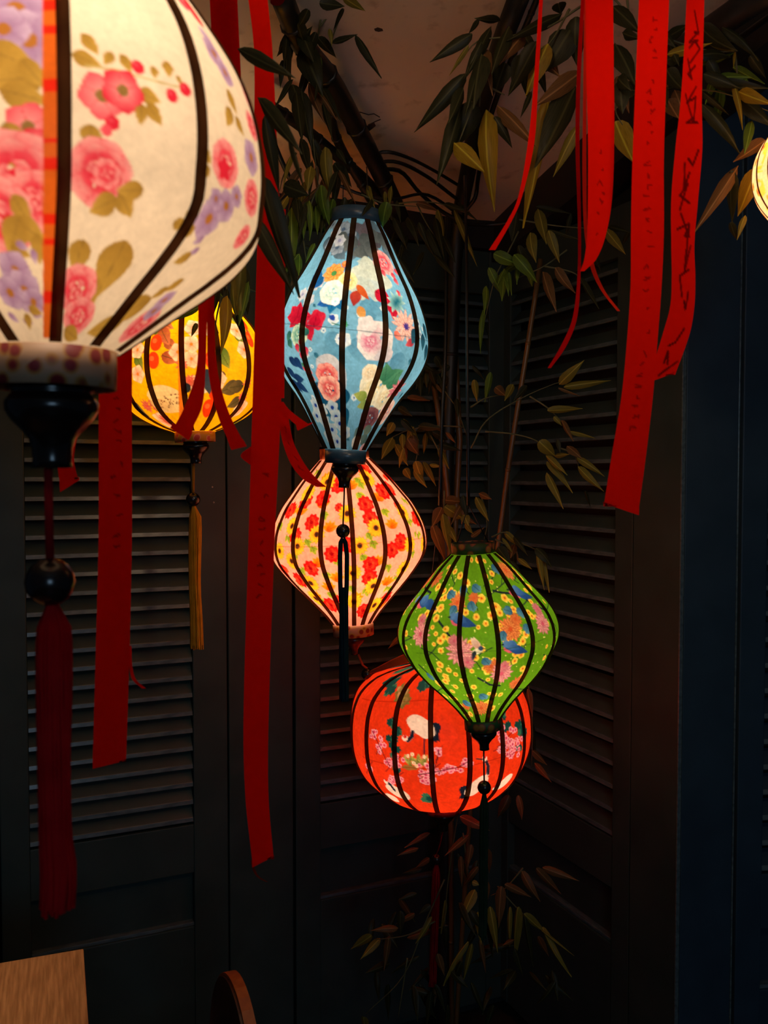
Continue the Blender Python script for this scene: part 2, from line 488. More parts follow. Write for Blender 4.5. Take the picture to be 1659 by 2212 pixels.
class Print:
    """flat print on a lantern cloth; coordinates are given as they show on the front of the lantern"""
    def __init__(self, W, H, base, to_canvas, kx, s):
        self.a = np.empty((H, W, 3)); self.a[:] = np.array(base, float)
        self.W, self.H, self.toc, self.kx, self.s = W, H, to_canvas, kx, s

    def local(self, cx, cy, ext, k):
        ex = ext * k
        x0, x1 = int(math.floor(cx - ex)), int(math.ceil(cx + ex)) + 1
        y0, y1 = max(0, int(cy - ext)), min(self.H, int(cy + ext) + 2)
        if y1 <= y0: return None
        if x1 - x0 > self.W: x0, x1 = int(cx - self.W / 2), int(cx + self.W / 2)
        xs = np.arange(x0, x1); ys = np.arange(y0, y1)
        dx, dy = np.meshgrid((xs - cx) / k, ys - cy)
        return np.ix_(ys, xs % self.W), dx, dy

    def comp(self, idx, mask, col):
        m = mask[..., None]
        self.a[idx] = self.a[idx] * (1 - m) + np.asarray(col, float) * m

    # all primitives below take canvas coords (cx, cy), size in canvas px, k = sideways stretch
    def petal(self, cx, cy, ang, L, Wd, c1, c2=None, k=1.0, r0=0.0, p=0.7, alpha=1.0, rib=None, edge=None):
        loc = self.local(cx, cy, r0 + L + 2, k)
        if loc is None: return
        idx, dx, dy = loc
        ca, sa = math.cos(ang), math.sin(ang)
        u = (dx * ca + dy * sa - r0) / L; v = -dx * sa + dy * ca
        uu = np.clip(u, 0, 1)
        w = Wd * np.sin(PI * uu ** p)
        mask = ss(w - np.abs(v)) * ((u > 0) & (u < 1)) * alpha
        c1 = np.array(c1, float); c2 = c1 if c2 is None else np.array(c2, float)
        col = c1 + (c2 - c1) * uu[..., None]
        if rib is not None:
            rm = (ss(0.6 - np.abs(v)) * (uu < 0.85))[..., None] * 0.7
            col = col * (1 - rm) + np.array(rib, float) * rm
        if edge is not None:
            em = ss(np.abs(v) - (w - 1.4))[..., None] * 0.6
            col = col * (1 - em) + np.array(edge, float) * em
        self.comp(idx, mask, col)

    def disc(self, cx, cy, r, col, k=1.0, alpha=1.0, wob=0.0, n=5, ry=None, ang=0.0):
        ry = ry or r
        loc = self.local(cx, cy, max(r, ry) * (1 + wob) + 2, k)
        if loc is None: return
        idx, dx, dy = loc
        ca, sa = math.cos(ang), math.sin(ang)
        x, y = dx * ca + dy * sa, (-dx * sa + dy * ca) * r / ry
        d = np.hypot(x, y)
        R = r * (1 + wob * np.sin(n * np.arctan2(y, x) + cx)) if wob else r
        self.comp(idx, ss(R - d, 1.0) * alpha, col)

    def line(self, pts, w, col, alpha=1.0):
        for (x0, y0), (x1, y1) in zip(pts[:-1], pts[1:]):
            n = int(math.hypot(x1 - x0, y1 - y0) / max(w * 0.3, 0.5)) + 2
            for t in np.linspace(0, 1, n):
                self.disc(x0 + (x1 - x0) * t, y0 + (y1 - y0) * t, w / 2, col, alpha=alpha)

    # motifs: (px, py) on the photo's front, size in photo px
    def P(self, px, py):
        return self.toc(px, py)

    def leaf(self, px, py, L, ang, c1, c2, w=0.28, rib=None, alpha=1.0):
        x, y = self.P(px, py); k = self.kx(y); s = self.s
        a = math.radians(ang)
        self.petal(x - math.cos(a) * L * s / 2 * k, y - math.sin(a) * L * s / 2, a, L * s, L * s * w, c1, c2, k, rib=rib, alpha=alpha)

    def flower(self, px, py, r, n, c1, c2, centre, rot=0.0, w=0.5, p=1.0, alpha=1.0, edge=None, cr=0.25, rings=1):
        x, y = self.P(px, py); k = self.kx(y); R = r * self.s
        for ring in range(rings):
            f = 1 - 0.3 * ring
            for i in range(n):
                a = rot + 2 * PI * (i + 0.5 * ring) / n
                self.petal(x, y, a, R * f, R * f * w, c1, c2, k, p=p, alpha=alpha, edge=edge)
        if centre is not None:
            self.disc(x, y, R * cr, centre, k)

    def rose(self, px, py, r, dark, mid, light, rot=0.0, alpha=1.0, outer=7):
        x, y = self.P(px, py); k = self.kx(y); R = r * self.s
        for (f, n, c1, c2) in ((1.0, outer, mid, light), (0.78, outer - 1, dark, light), (0.58, 5, dark, mid), (0.4, 4, dark, light)):
            for i in range(n):
                a = rot + f * 4 + 2 * PI * i / n
                ox, oy = math.cos(a) * R * f * 0.45, math.sin(a) * R * f * 0.45
                self.petal(x + ox * k, y + oy, a, R * f * 0.58, R * f * 0.42, c1, c2, k, r0=-R * f * 0.12, p=1.4, alpha=alpha, edge=(np.array(dark) * .5 + np.array(mid) * .5) if f > .5 else None)
        self.disc(x, y, R * 0.2, dark, k, alpha)
        for i in range(3):
            a = rot + i * 2.1
            self.petal(x + math.cos(a) * R * 0.08 * k, y + math.sin(a) * R * 0.08, a + 1.2, R * 0.26, R * 0.1, light, mid, k, alpha=alpha)

    def mum(self, px, py, r, dark, light, n=16, tip=None):
        x, y = self.P(px, py); k = self.kx(y); R = r * self.s
        for f in (1.0, 0.8, 0.6, 0.4):
            for i in range(n):
                a = 2 * PI * (i + 4 * f) / n + random.uniform(-.12, .12)
                self.petal(x, y, a, R * f * random.uniform(.85, 1.1), R * 0.12, dark, tip or light, k, p=1.6, edge=np.array(dark) * .8)
        self.disc(x, y, R * 0.14, dark, k)

    def berry(self, px, py, r, col, hi=None, ry=None):
        x, y = self.P(px, py); k = self.kx(y)
        self.disc(x, y, r * self.s, col, k, ry=(ry or r) * self.s)
        if hi is not None: self.disc(x - r * self.s * 0.25 * k, y - r * self.s * 0.3, r * self.s * 0.4, hi, k, 0.7)

    def stroke(self, pts, w, col, alpha=1.0):
        self.line([self.P(*p) for p in pts], w * self.s, col, alpha)

    def blob(self, px, py, r, col, wob=0.2, n=5, alpha=1.0, ry=None, ang=0.0):
        x, y = self.P(px, py); self.disc(x, y, r * self.s, col, self.kx(y), alpha, wob, n, (ry * self.s if ry else None), math.radians(ang))

    def rnd(self, n, x0, x1, y0, y1):
        return [(random.uniform(x0, x1), random.uniform(y0, y1)) for _ in range(n)]

# ------------------------------------------------------------------ lanterns
def lantern(name, label, Y, top, bot, prof, nrib, rib0, rib_w, base, draw, bulb_y, power, bulb_col,
            top_h, top_r, bot_h, bot_r, collar_top, collar_bot, finial, cord_mat, bead, tassel, cords=(), trans=0.66,
            cols=300, back_cols=80, rows=300, s=1.0, amt=0.6, finial_mat=None, open_top=False, bulb_fwd=0.0, tone=1.0):
    """prof = [(photo y, radius px)] of the cloth between the collars; rib0 = view angle of one rib in degrees"""
    m = Y / F
    y_mid = (prof[0][0] + prof[-1][0]) / 2
    cx_at = lambda y: top[0] + (bot[0] - top[0]) * (y - top[1]) / (bot[1] - top[1])
    root = empty(name, at(cx_at(y_mid), y_mid, Y))
    tag(root, label, 'lantern', 'patterned cloth lanterns hanging in the corner')
    tilt = math.atan2(top[0] - bot[0], bot[1] - top[1])
    root.rotation_euler = (0, tilt, 0)
    ys = np.array([p[0] for p in prof], float); rs = np.array([p[1] for p in prof], float)
    ys = 1030 - (1030 - ys) * (1 - (rs / F) ** 2)
    rs = rs / np.sqrt(1 + (rs / F) ** 2)
    rad = lambda y: hermite(ys, rs, y)
    R = rs.max(); y0, y1 = ys[0], ys[-1]
    face = math.atan2(-root.location.x, root.location.y)      # the side that looks at the camera
    # ---- print
    Wc, Hc = int(2 * PI * R * s), int((y1 - y0) * s) + 1
    ax0 = root.location.x
    def toc(px, py):
        """the point of the cloth seen at (px, py): fixed-point search for its depth"""
        Yd = Y * (1 - 0.5 * R / F)
        th = 0.0
        for it in range(14):
            x = (px - CX) / F * Yd
            v = 1030 - (1030 - py) * Yd / Y
            r = max(float(rad(min(max(v, y0), y1))), 8.0) * m
            ax_ = (cx_at(v) - CX) / F * Y
            q = max(-1.0, min(1.0, (x - ax_) / r))
            th = math.asin(q)
            Yd = 0.5 * Yd + 0.5 * (Y - r * math.cos(th))
        if abs(q) >= 1: th += (abs((x - ax_) / r) - 1) * math.copysign(1, q)
        return (PI + th) * R * s, (v - y0) * s
    def kx(yc):
        return min(2.2, R / max(float(rad(min(y0 + yc / s, y1))), 1e-3)) ** 0.9
    pr = Print(Wc, Hc, base, toc, kx, s)
    draw(pr)
    for cell, amp in ((3, .035 * tone), (9, .025 * tone), (40, .03 * tone)):
        nh, nw = Hc // cell + 2, Wc // cell + 2
        g = rng.normal(0, 1, (nh, nw))
        yi_, xi_ = np.arange(Hc) / cell, np.arange(Wc) / cell
        a0, b0 = yi_.astype(int), xi_.astype(int); fa, fb_ = (yi_ - a0)[:, None], (xi_ - b0)[None, :]
        g = (g[a0][:, b0] * (1-fb_) + g[a0][:, b0 + 1] * fb_) * (1-fa) + (g[a0 + 1][:, b0] * (1-fb_) + g[a0 + 1][:, b0 + 1] * fb_) * fa
        pr.a *= (1 + amp * np.clip(g, -1.6, 1.6))[..., None]
    img = lin(np.clip(pr.a, 0, 255))
    # ---- cloth
    half = math.radians(112)
    th = np.concatenate([np.linspace(face - half, face + half, cols, endpoint=False),
                         np.linspace(face + half, face + 2 * PI - half, back_cols, endpoint=False)])
    yy = np.linspace(y0, y1, rows)
    rr = rad(yy)
    ph0 = face + math.radians(rib0)
    step = 2 * PI / nrib
    dl = ((th - ph0) % step) - step / 2
    poly = 1 - amt * (1 - math.cos(step / 2) / np.cos(dl))
    pin = np.clip(np.minimum(yy - y0, y1 - yy) / (0.18 * (y1 - y0)), 0, 1)[:, None]
    fac = 1 + (poly - 1)[None, :] * (0.25 + 0.75 * pin)
    rm = rr[:, None] * m * fac
    X = rm * np.sin(th)[None, :]; Yc = -rm * np.cos(th)[None, :]
    Zc = np.repeat(((y_mid - yy) * m)[:, None], len(th), 1)
    co = np.stack([X, Yc, Zc], -1).reshape(-1, 3)
    n = len(th)
    i, j = np.meshgrid(np.arange(rows - 1), np.arange(n), indexing='ij')
    j2 = (j + 1) % n
    q = np.stack([i*n + j, (i+1)*n + j, (i+1)*n + j2, i*n + j2], -1).reshape(-1, 4)
    me = bpy.data.meshes.new('shade')
    me.vertices.add(len(co)); me.vertices.foreach_set('co', co.ravel())
    me.loops.add(q.size); me.loops.foreach_set('vertex_index', q.ravel().astype(np.int32))
    me.polygons.add(len(q)); me.polygons.foreach_set('loop_start', np.arange(0, q.size, 4, dtype=np.int32))
    me.polygons.foreach_set('use_smooth', np.ones(len(q), dtype=bool))
    cxp = ((PI + th) * R * s) % Wc
    cyp = np.clip((yy - y0) * s, 0, Hc - 1.001)
    xi = np.floor(cxp).astype(int) % Wc; xf = (cxp - np.floor(cxp))[None, :, None]
    yi = np.floor(cyp).astype(int); yf = (cyp - yi)[:, None, None]
    yi2 = np.minimum(yi + 1, Hc - 1); xi2 = (xi + 1) % Wc
    colr = (img[yi[:, None], xi[None, :]] * (1-xf) + img[yi[:, None], xi2[None, :]] * xf) * (1-yf) \
        + (img[yi2[:, None], xi[None, :]] * (1-xf) + img[yi2[:, None], xi2[None, :]] * xf) * yf
    rgba = np.ones((rows * n, 4), dtype=np.float32); rgba[:, :3] = colr.reshape(-1, 3)
    at_ = me.color_attributes.new('print', 'FLOAT_COLOR', 'POINT')
    at_.data.foreach_set('color', rgba.ravel())
    me.update(); me.validate()
    me.materials.append(M.setdefault('printed_' + str(trans), cloth_mat('printed_cloth', attr='print', trans=trans, scale=160, weave=0.1, gloss=0.012)))
    link(bpy.data.objects.new('shade', me), root)
    # ---- ribs
    rp = np.linspace(y0 + 1, y1 - 1, 34)
    rv = rad(rp)
    V, Fc = [], []
    w, t = rib_w * m / 2, rib_w * m * 0.22
    for k, (yk, rk) in enumerate(zip(rp, rv)):
        z = (y_mid - yk) * m; r = rk * m
        wk = min(w, r * math.tan(step / 2) * 0.6)
        V += [(-wk, -(r - t * .4), z), (-wk * .9, -(r + t), z), (wk * .9, -(r + t), z), (wk, -(r - t * .4), z)]
    for k in range(len(rp) - 1):
        a, b = 4 * k, 4 * k + 4
        for e in range(3):
            Fc.append((a + e, b + e, b + e + 1, a + e + 1))
    rme = None
    for k in range(nrib):
        if rme is None:
            o = mesh_obj('rib', V, Fc, M['rib'], root); rme = o.data
        else:
            o = link(bpy.data.objects.new('rib', rme), root)
        o.rotation_euler = (0, 0, ph0 + step * k)
    # ---- collars with added discs that block stray light, finial
    def collar(nm, y_a, y_b, r, mat):
        za, zb = (y_mid - y_a) * m, (y_mid - y_b) * m
        rk = r * m; t_ = 0.0025
        lathe(nm, [(rk - t_, za), (rk, za + 0.0006), (rk + 0.0004, (za + zb) / 2), (rk, zb - 0.0006), (rk - t_, zb), (rk - t_, za)], mat, root, 40, close=False)
        if not (open_top and nm == 'top_collar'): lathe(nm.replace('collar', 'cap'), [(rk - t_ * 0.8, za - 0.0015), (rk - t_ * 0.8, za - 0.004)], M['cap'], root, 32)
    if top_h: collar('top_collar', y0 - top_h, y0 + 1.5, top_r, collar_top)
    if bot_h: collar('bottom_collar', y1 - 1.5, y1 + bot_h, bot_r, collar_bot)
    fb = y1 + bot_h
    if finial:
        fx, fh, fr, fr2 = finial               # x of axis, height px, greatest radius px, foot radius px
        pf = [(fr*0.86, 0.0), (fr*0.92, 0.03), (fr*0.84, 0.07), (fr*0.9, 0.12), (fr, 0.2), (fr*0.99, 0.3), (fr*0.86, 0.42),
              (fr*0.66, 0.53), (fr*0.5, 0.64), (fr2*0.98, 0.76), (fr2*0.94, 0.9), (fr2, 1.0)]
        zb = (y_mid - fb) * m + 0.001
        lathe('finial', [(r * m, zb - h * fh * m) for r, h in pf], finial_mat or M['finial_wood'], root, 36)
    # ---- hanging cord up to the ceiling
    inv = root.matrix_basis.inverted()
    for (dx, tx, ty) in cords:
        p0 = at(cx_at(y0) + dx, y0 - top_h + 3, Y)
        p1 = at(tx, ty, Y)
        p1.z = min(p1.z, ceil_z(p1.x, p1.y) - 0.005)
        tube('hanging_cord', [inv @ p0, inv @ p1], 0.0011, M['cable'], root, 5)
    # ---- cord, bead, tassel
    if bead:
        bx, by, br, cw = bead
        fx_, fy_ = finial[0], fb + finial[1]
        tube('cord', [inv @ at(fx_, fy_ - 3, Y), inv @ at((fx_ + bx) / 2, (fy_ + by) / 2, Y), inv @ at(bx, by - br * 0.9, Y)], cw * m / 2, cord_mat, root, 8)
        pf = [(0.18, 0.97), (0.42, 0.9), (0.72, 0.69), (0.93, 0.36), (1, 0), (0.93, -0.36), (0.72, -0.69), (0.42, -0.9), (0.18, -0.97)]
        lathe('bead', [(r * br * m, z * br * m) for r, z in pf], M['finial_wood'], root, 28, centre=inv @ at(bx, by, Y))
    if tassel:
        make_tassel(root, inv, Y, tassel)
    # ---- the lamp inside
    lp = bpy.data.lights.new('bulb', 'POINT'); lp.energy = power; lp.color = bulb_col; lp.shadow_soft_size = 0.024
    lo = bpy.data.objects.new('bulb', lp); link(lo, root)
    lo.location = (bulb_fwd * math.sin(face), -bulb_fwd * math.cos(face), (y_mid - bulb_y) * m)
    return root

def make_tassel(root, inv, Y, spec):
    """spec: axis [(x, y, half-width)], strands, material, strand width px"""
    axis, ns, mat, sw = spec
    m = Y / F
    geo = []
    ax = smooth_path(axis, 14)
    for k in range(ns):
        a = 2 * PI * k / ns * 2.4; q = math.sqrt((k + 0.5) / ns)
        ox, oy = math.cos(a) * q, math.sin(a) * q
        pts = []
        end = random.uniform(0.965, 1.0)
        wob = random.uniform(-.12, .12)
        for i, (x, y, hw) in enumerate(ax):
            t = i / (len(ax) - 1)
            if t > end: y = ax[0][1] + (ax[-1][1] - ax[0][1]) * end
            xx = x + ox * hw + wob * hw * math.sin(5 * t + k)
            p = at(xx, y, Y); p.y += oy * hw * m
            pts.append(inv @ p)
        geo.append(tube_geo(pts, sw * m / 2, 4, cap=False))
    V, Fc = join_geo(geo)
    o = mesh_obj('tassel', V, Fc, mat, root, smooth=True)
    o['kind'] = 'stuff'
    return o

def satin(name, c1, c2, rough=0.3):
    return paint_mat(name, c1, c2, rough=rough, scale=40, bump=0.02)

def print_band(name, ground, spots):
    """printed collar: a cellular print in the lantern's own colours"""
    m, nt, out = new_mat(name); L = nt.links.new
    tc = N(nt, 'ShaderNodeTexCoord'); vo = N(nt, 'ShaderNodeTexVoronoi'); vo.inputs['Scale'].default_value = 75
    L(tc.outputs['Object'], vo.inputs['Vector'])
    rp = ramp_node(nt, [(0.0, spots[0]), (0.35, spots[0]), (0.5, spots[1]), (0.62, ground)])
    L(vo.outputs['Distance'], rp.inputs['Fac'])
    vs = N(nt, 'ShaderNodeMix', data_type='RGBA'); sep = N(nt, 'ShaderNodeSeparateColor')
    L(vo.outputs['Color'], sep.inputs[0])
    th = N(nt, 'ShaderNodeMath', operation='GREATER_THAN'); th.inputs[1].default_value = 0.2
    L(sep.outputs[0], th.inputs[0]); L(th.outputs[0], vs.inputs[0])
    vs.inputs[6].default_value = (*lin(ground), 1); L(rp.outputs['Color'], vs.inputs[7])
    p = N(nt, 'ShaderNodeBsdfPrincipled'); p.inputs['Roughness'].default_value = 0.55
    L(vs.outputs[2], p.inputs['Base Color']); L(p.outputs[0], out.inputs['Surface'])
    return m

WHITE, CREAM = (235, 226, 206), (240, 218, 170)

# ---- white lantern with roses, close to the camera
def draw_white(p):
    def X(x, y): return (x / 2.572, y / 2.572)
    G1, G2 = (196, 158, 72), (160, 124, 52)
    R1, R2, R3 = (214, 40, 62), (228, 84, 100), (240, 170, 168)
    PU1, PU2 = (150, 112, 158), (196, 172, 204)
    def rose(x, y, r, rot=0): p.rose(*X(x, y), r / 2.572, R1, R2, R3, rot)
    def leaf(x, y, L, a, w=0.3): p.leaf(*X(x, y), L / 2.572, a, G2, G1, w, rib=(128, 100, 50))
    def viola(x, y, r, rot=0):
        p.flower(*X(x, y), r / 2.572, 5, PU1, PU2, (170, 110, 50), rot, 0.55, 1.2, edge=PU1)
    def pink5(x, y, r, c=R1, c2=R2, rot=0): p.flower(*X(x, y), r / 2.572, 5, R3, c, (140, 110, 60), rot, 0.46, 1.5, edge=R1)
    # right of the central rib
    leaf(500, 245, 110, 50); leaf(480, 330, 130, 10); leaf(600, 320, 80, 120); leaf(700, 345, 90, 60)
    p.stroke([X(470, 360), X(640, 380), X(820, 430), X(960, 470), X(1030, 480)], 3, (190, 170, 110))
    leaf(855, 395, 60, 90, .36); leaf(930, 380, 80, 90, .36); leaf(990, 440, 50, 60); leaf(830, 525, 110, 10, .36); leaf(780, 620, 100, 95, .33); leaf(855, 620, 110, 50, .33)
    pink5(560, 520, 110, R2, R3, .4); pink5(680, 490, 105, R1, R1, .1)
    for x, y in ((950, 520), (1020, 490), (765, 365), (620, 665)): p.berry(*X(x, y), 32 / 2.572, R1, R2)
    p.berry(*X(585, 705), 26 / 2.572, R2)
    leaf(495, 745, 110, 90, .42); leaf(500, 775, 80, 20, .4)
    rose(550, 930, 165, .3); p.blob(*X(590, 945), 60 / 2.572, R1, .15); rose(585, 940, 70, 1)
    leaf(560, 1115, 130, 150, .36); leaf(690, 1110, 120, 45, .36); leaf(715, 1030, 130, 170, .3)
    # second gore
    p.berry(*X(1070, 70), 60 / 2.572, R1, ry=90 / 2.572); p.berry(*X(1010, 20), 50 / 2.572, R2)
    viola(1190, 300, 90); viola(1250, 400, 80, .5); p.leaf(*X(1160, 230), 60, 60, PU2, PU1)
    leaf(1290, 560, 130, 60); leaf(1270, 640, 130, 120); leaf(1330, 690, 110, 40)
    rose(1380, 560, 120, .7); rose(1390, 690, 90, .2)
    rose(1250, 890, 135, .5); p.blob(*X(1240, 920), 50 / 2.572, R1)
    viola(1390, 860, 100, .2); leaf(1135, 850, 90, 40, .36); leaf(1120, 930, 90, 150, .36)
    viola(1150, 1190, 95, .2); viola(1250, 1120, 85, .7); viola(1190, 1080, 55, .1); viola(1310, 1070, 60, .9)
    leaf(985, 1220, 80, 0, .33); leaf(1030, 1175, 60, 90, .33); leaf(1020, 1260, 90, 150, .33)
    for x, y in ((1090, 1310), (1065, 1370)): p.leaf(*X(x, y), 24, 150, PU1, PU2)
    rose(1390, 1080, 110); rose(1340, 1290, 70)
    leaf(1000, 1410, 90, 150); leaf(950, 1560, 90, 130); viola(900, 1640, 50); leaf(870, 1600, 80, 130); rose(760, 1780, 100); viola(840, 1700, 50)
    # bottom of the middle gore
    leaf(600, 1470, 230, 95, .36); leaf(420, 1400, 130, 100, .4); leaf(690, 1700, 210, 140, .28); leaf(560, 1790, 200, 160, .26); leaf(500, 1590, 130, 60)
    rose(410, 1580, 110, .5); rose(420, 1730, 90, 1.5); leaf(380, 1830, 120, 20)
    # left gore
    viola(90, 60, 170, .3); viola(160, 220, 150, .8); viola(20, 160, 120)
    leaf(60, 320, 240, 20); leaf(70, 430, 260, 170); leaf(130, 520, 200, 10); leaf(180, 400, 150, 50)
    pink5(150, 690, 110, R2, R3); pink5(200, 790, 80, R1, R2, .3); leaf(70, 760, 160, 60); leaf(120, 850, 200, 30); leaf(30, 820, 120, 100)
    rose(80, 980, 230, .4); rose(180, 1080, 120, 1); rose(0, 1180, 160); leaf(110, 1150, 130, 60)
    leaf(160, 1260, 150, 30); leaf(60, 1300, 180, 120); leaf(200, 1360, 110, 90); leaf(100, 1370, 90, 20)
    viola(70, 1480, 80, .2); viola(120, 1590, 85, .6); viola(40, 1600, 70); viola(170, 1650, 60)
    for x, y in ((110, 1340), (175, 1400), (190, 1720), (60, 1740), (140, 1760)): p.leaf(*X(x, y), 22, random.uniform(0, 180), PU1, PU2)
    leaf(180, 1700, 70, 20); leaf(140, 1760, 70, 100)
    # overlapped seam beside the central rib, its orange lit tone painted in
    for y in np.linspace(-440, 1840, 200):
        c = (206, 96, 30) if math.sin(y / 61.0) + math.sin(y / 23.0) < 0.9 else (214, 40, 20)
        x0 = 283 - 0.012 * y if y > 0 else 283
        p.stroke([X(x0 - 36, y), X(x0 + 36, y)], 6, c, 0.8)
    # the other sides and the crown, loosely
    for k in range(46):
        th = random.uniform(1.75, 4.6); yc = random.uniform(20, p.H - 20)
        x = (PI + th) * p.W / (2 * PI)
        px, py = x, yc
        t = p.P; p.P = lambda a, b: (a, b)
        c = random.random()
        if c < .35: p.rose(px, py, random.uniform(26, 46) / p.s * .8, R1, R2, R3)
        elif c < .6: p.flower(px, py, random.uniform(20, 36) / p.s * .8, 5, PU1, PU2, (170, 110, 50), 0, .55, 1.2)
        else: p.leaf(px, py, 60 / p.s * .8, random.uniform(0, 360), G2, G1)
        p.P = t

# ---- blue lantern
def wrap_rest(p, fn, n, front=1.65):
    """scatter motifs over the side turned away"""
    t = p.P; p.P = lambda a, b: (a, b)
    for _ in range(n):
        th = random.uniform(front, 2 * PI - front)
        fn((PI + th) * p.W / (2 * PI) % p.W, random.uniform(14, p.H - 14))
    p.P = t

def draw_blue(p):
    k = 3.567
    X = lambda x, y: (560 + x / k, 440 + y / k)
    S_ = lambda v: v / k
    for x, y in p.rnd(90, 600, 925, 640, 960):              # tone-on-tone foliage
        p.leaf(x, y, random.uniform(18, 42), random.uniform(0, 360), (104, 156, 184), (128, 178, 202), .35, alpha=.55)
    for x, y, a in ((540, 1150, 200), (600, 1190, 300), (560, 1080, 120), (860, 800, 20), (820, 830, 200), (930, 800, 60), (1080, 1210, 30), (760, 1120, 80)):
        p.leaf(*X(x, y), S_(170), a, (78, 134, 164), (110, 164, 190), .42, alpha=.8)
    for x, y in p.rnd(40, 620, 925, 640, 960):
        if random.random() < .5: p.flower(x, y, random.uniform(4, 8), 5, (196, 210, 218), (226, 228, 222), (60, 96, 160), random.random(), .5, 1.2)
        else: p.leaf(x, y, random.uniform(10, 20), random.uniform(0, 360), (40, 100, 130), (80, 140, 150), .3, rib=(30, 70, 100))
    for x, y in p.rnd(26, 660, 860, 488, 540):               # sombre crown print, extra dark motifs standing in for weaker light
        p.flower(x, y, random.uniform(8, 14), 5, (96, 108, 118), (128, 138, 146), (60, 70, 84), random.random(), .5, 1.1)
    p.blob(*X(830, 250), S_(120), (88, 72, 78), .2, 5, .9); p.blob(*X(910, 260), S_(80), (74, 64, 70), .2, 5, .9)
    for x, y in p.rnd(34, 640, 900, 488, 556): p.leaf(x, y, random.uniform(24, 40), random.uniform(0, 180), (66, 84, 98), (104, 124, 138), .36)
    for x, y in ((600, 250), (650, 215), (690, 260), (560, 330), (600, 350)): p.flower(*X(x, y), S_(70), 6, (120, 132, 146), (158, 166, 176), (80, 96, 120), random.random(), .5, 1.1, edge=(96, 108, 126))
    for x, y, a in ((640, 290, 40), (700, 320, 120), (830, 300, 60), (900, 260, 20), (780, 380, 160), (860, 360, 100), (960, 300, 70)):
        p.leaf(*X(x, y), S_(150), a, (70, 76, 78), (104, 108, 106), .38)
    for x, y in ((420, 650), (330, 720), (380, 760), (460, 620), (620, 300), (590, 240)):
        p.flower(*X(x, y), S_(55), 6, (188, 184, 204), (206, 208, 206), (150, 150, 180), random.random(), .4, 1.1)
    p.blob(*X(870, 560), S_(150), (196, 200, 184), .12, 6); p.blob(*X(800, 640), S_(90), (188, 196, 186), .14, 5); p.blob(*X(900, 660), S_(80), (184, 194, 190), .1, 5)
    for x, y in p.rnd(14, 775, 850, 560, 630): p.leaf(x, y, 22, random.uniform(0, 180), (182, 188, 176), (204, 206, 192), .3, alpha=.7)
    BL, BL2 = (20, 66, 150), (40, 96, 178)
    for x, y, L, a in ((450, 565, 120, 260), (440, 630, 130, 130), (560, 790, 130, 100), (620, 780, 110, 60), (500, 770, 120, 160), (660, 500, 70, 100)):
        p.leaf(*X(x, y), S_(L), a, (22, 88, 140), BL2 if a > 120 else (30, 116, 166), .34, rib=(16, 50, 100))
    p.flower(*X(575, 548), S_(88), 9, (236, 124, 40), (246, 170, 96), (70, 130, 70), .2, .36, 1.2, edge=(204, 84, 24), rings=2)
    p.berry(*X(662, 475), S_(26), (238, 120, 60), (250, 170, 110))
    p.rose(*X(680, 600), S_(84), (238, 176, 90), (248, 208, 140), (252, 228, 180), .4)
    p.rose(*X(560, 690), S_(110), (164, 196, 186), (214, 220, 206), (236, 232, 222), 1.0)
    p.flower(*X(585, 760), S_(36), 5, (214, 226, 230), (236, 240, 238), (160, 200, 210), .3, .55, 1.2)
    p.leaf(*X(800, 680), S_(140), 50, (206, 96, 40), (190, 70, 30), .2); p.leaf(*X(790, 840), S_(110), 70, (206, 130, 60), (220, 160, 90), .3)
    p.leaf(*X(740, 730), S_(120), 100, (180, 60, 40), (150, 40, 40), .35)
    RD, RM, RL = (176, 16, 44), (208, 36, 60), (240, 140, 140)
    p.rose(*X(960, 450), S_(110), (206, 40, 62), (236, 112, 120), (246, 190, 180), .6)
    for x, y in ((1040, 550), (1060, 590), (960, 530), (1080, 680), (1060, 520)): p.leaf(*X(x, y), S_(60), 70, (196, 40, 60), (236, 130, 130), .35)
    for x, y, a, L in ((960, 710, 30, 150), (1030, 800, 60, 120), (1040, 830, 100, 100)): p.leaf(*X(x, y), S_(L), a, RD, RM, .36, rib=(120, 6, 30))
    for i in range(9): p.leaf(*X(1060 + 40 * math.cos(i * .7), 745 + 46 * math.sin(i * .7)), S_(90), math.degrees(i * .7), (20, 90, 110), (210, 230, 214), .22)
    p.mum(*X(1130, 920), S_(130), (240, 150, 140), (250, 206, 186), 14); p.mum(*X(1140, 925), S_(36), (70, 50, 140), (100, 80, 170), 9)
    p.leaf(*X(1165, 1050), S_(100), 150, (170, 40, 60), (220, 90, 90), .3); p.leaf(*X(1075, 1000), S_(90), 40, (226, 100, 80), (246, 160, 140), .3)
    for x, y in ((1200, 830), (1230, 900), (1245, 980), (1180, 760)): p.flower(*X(x, y), S_(46), 6, (212, 218, 216), (150, 176, 186), (40, 70, 120), .2, .4, 1.1)
    for x, y, a in ((1270, 1040, 90), (1290, 1120, 80), (1200, 1000, 120), (1285, 960, 70)): p.leaf(*X(x, y), S_(130), a, (24, 62, 84), (44, 92, 108), .4)
    # poppies left
    for a in range(0, 360, 45): p.leaf(*X(300 + 55 * math.cos(math.radians(a)), 890 + 55 * math.sin(math.radians(a))), S_(120), a, RD, RM, .4, rib=(120, 6, 30))
    p.blob(*X(440, 905), S_(64), RM, .12, 4, ry=S_(72)); p.leaf(*X(430, 905), S_(110), 280, RD, (200, 20, 50), .4, rib=(120, 6, 30)); p.leaf(*X(380, 1010), S_(120), 70, RD, RM, .4)
    p.rose(*X(300, 1030), S_(96), (60, 130, 120), (160, 196, 160), (216, 226, 196), .9)
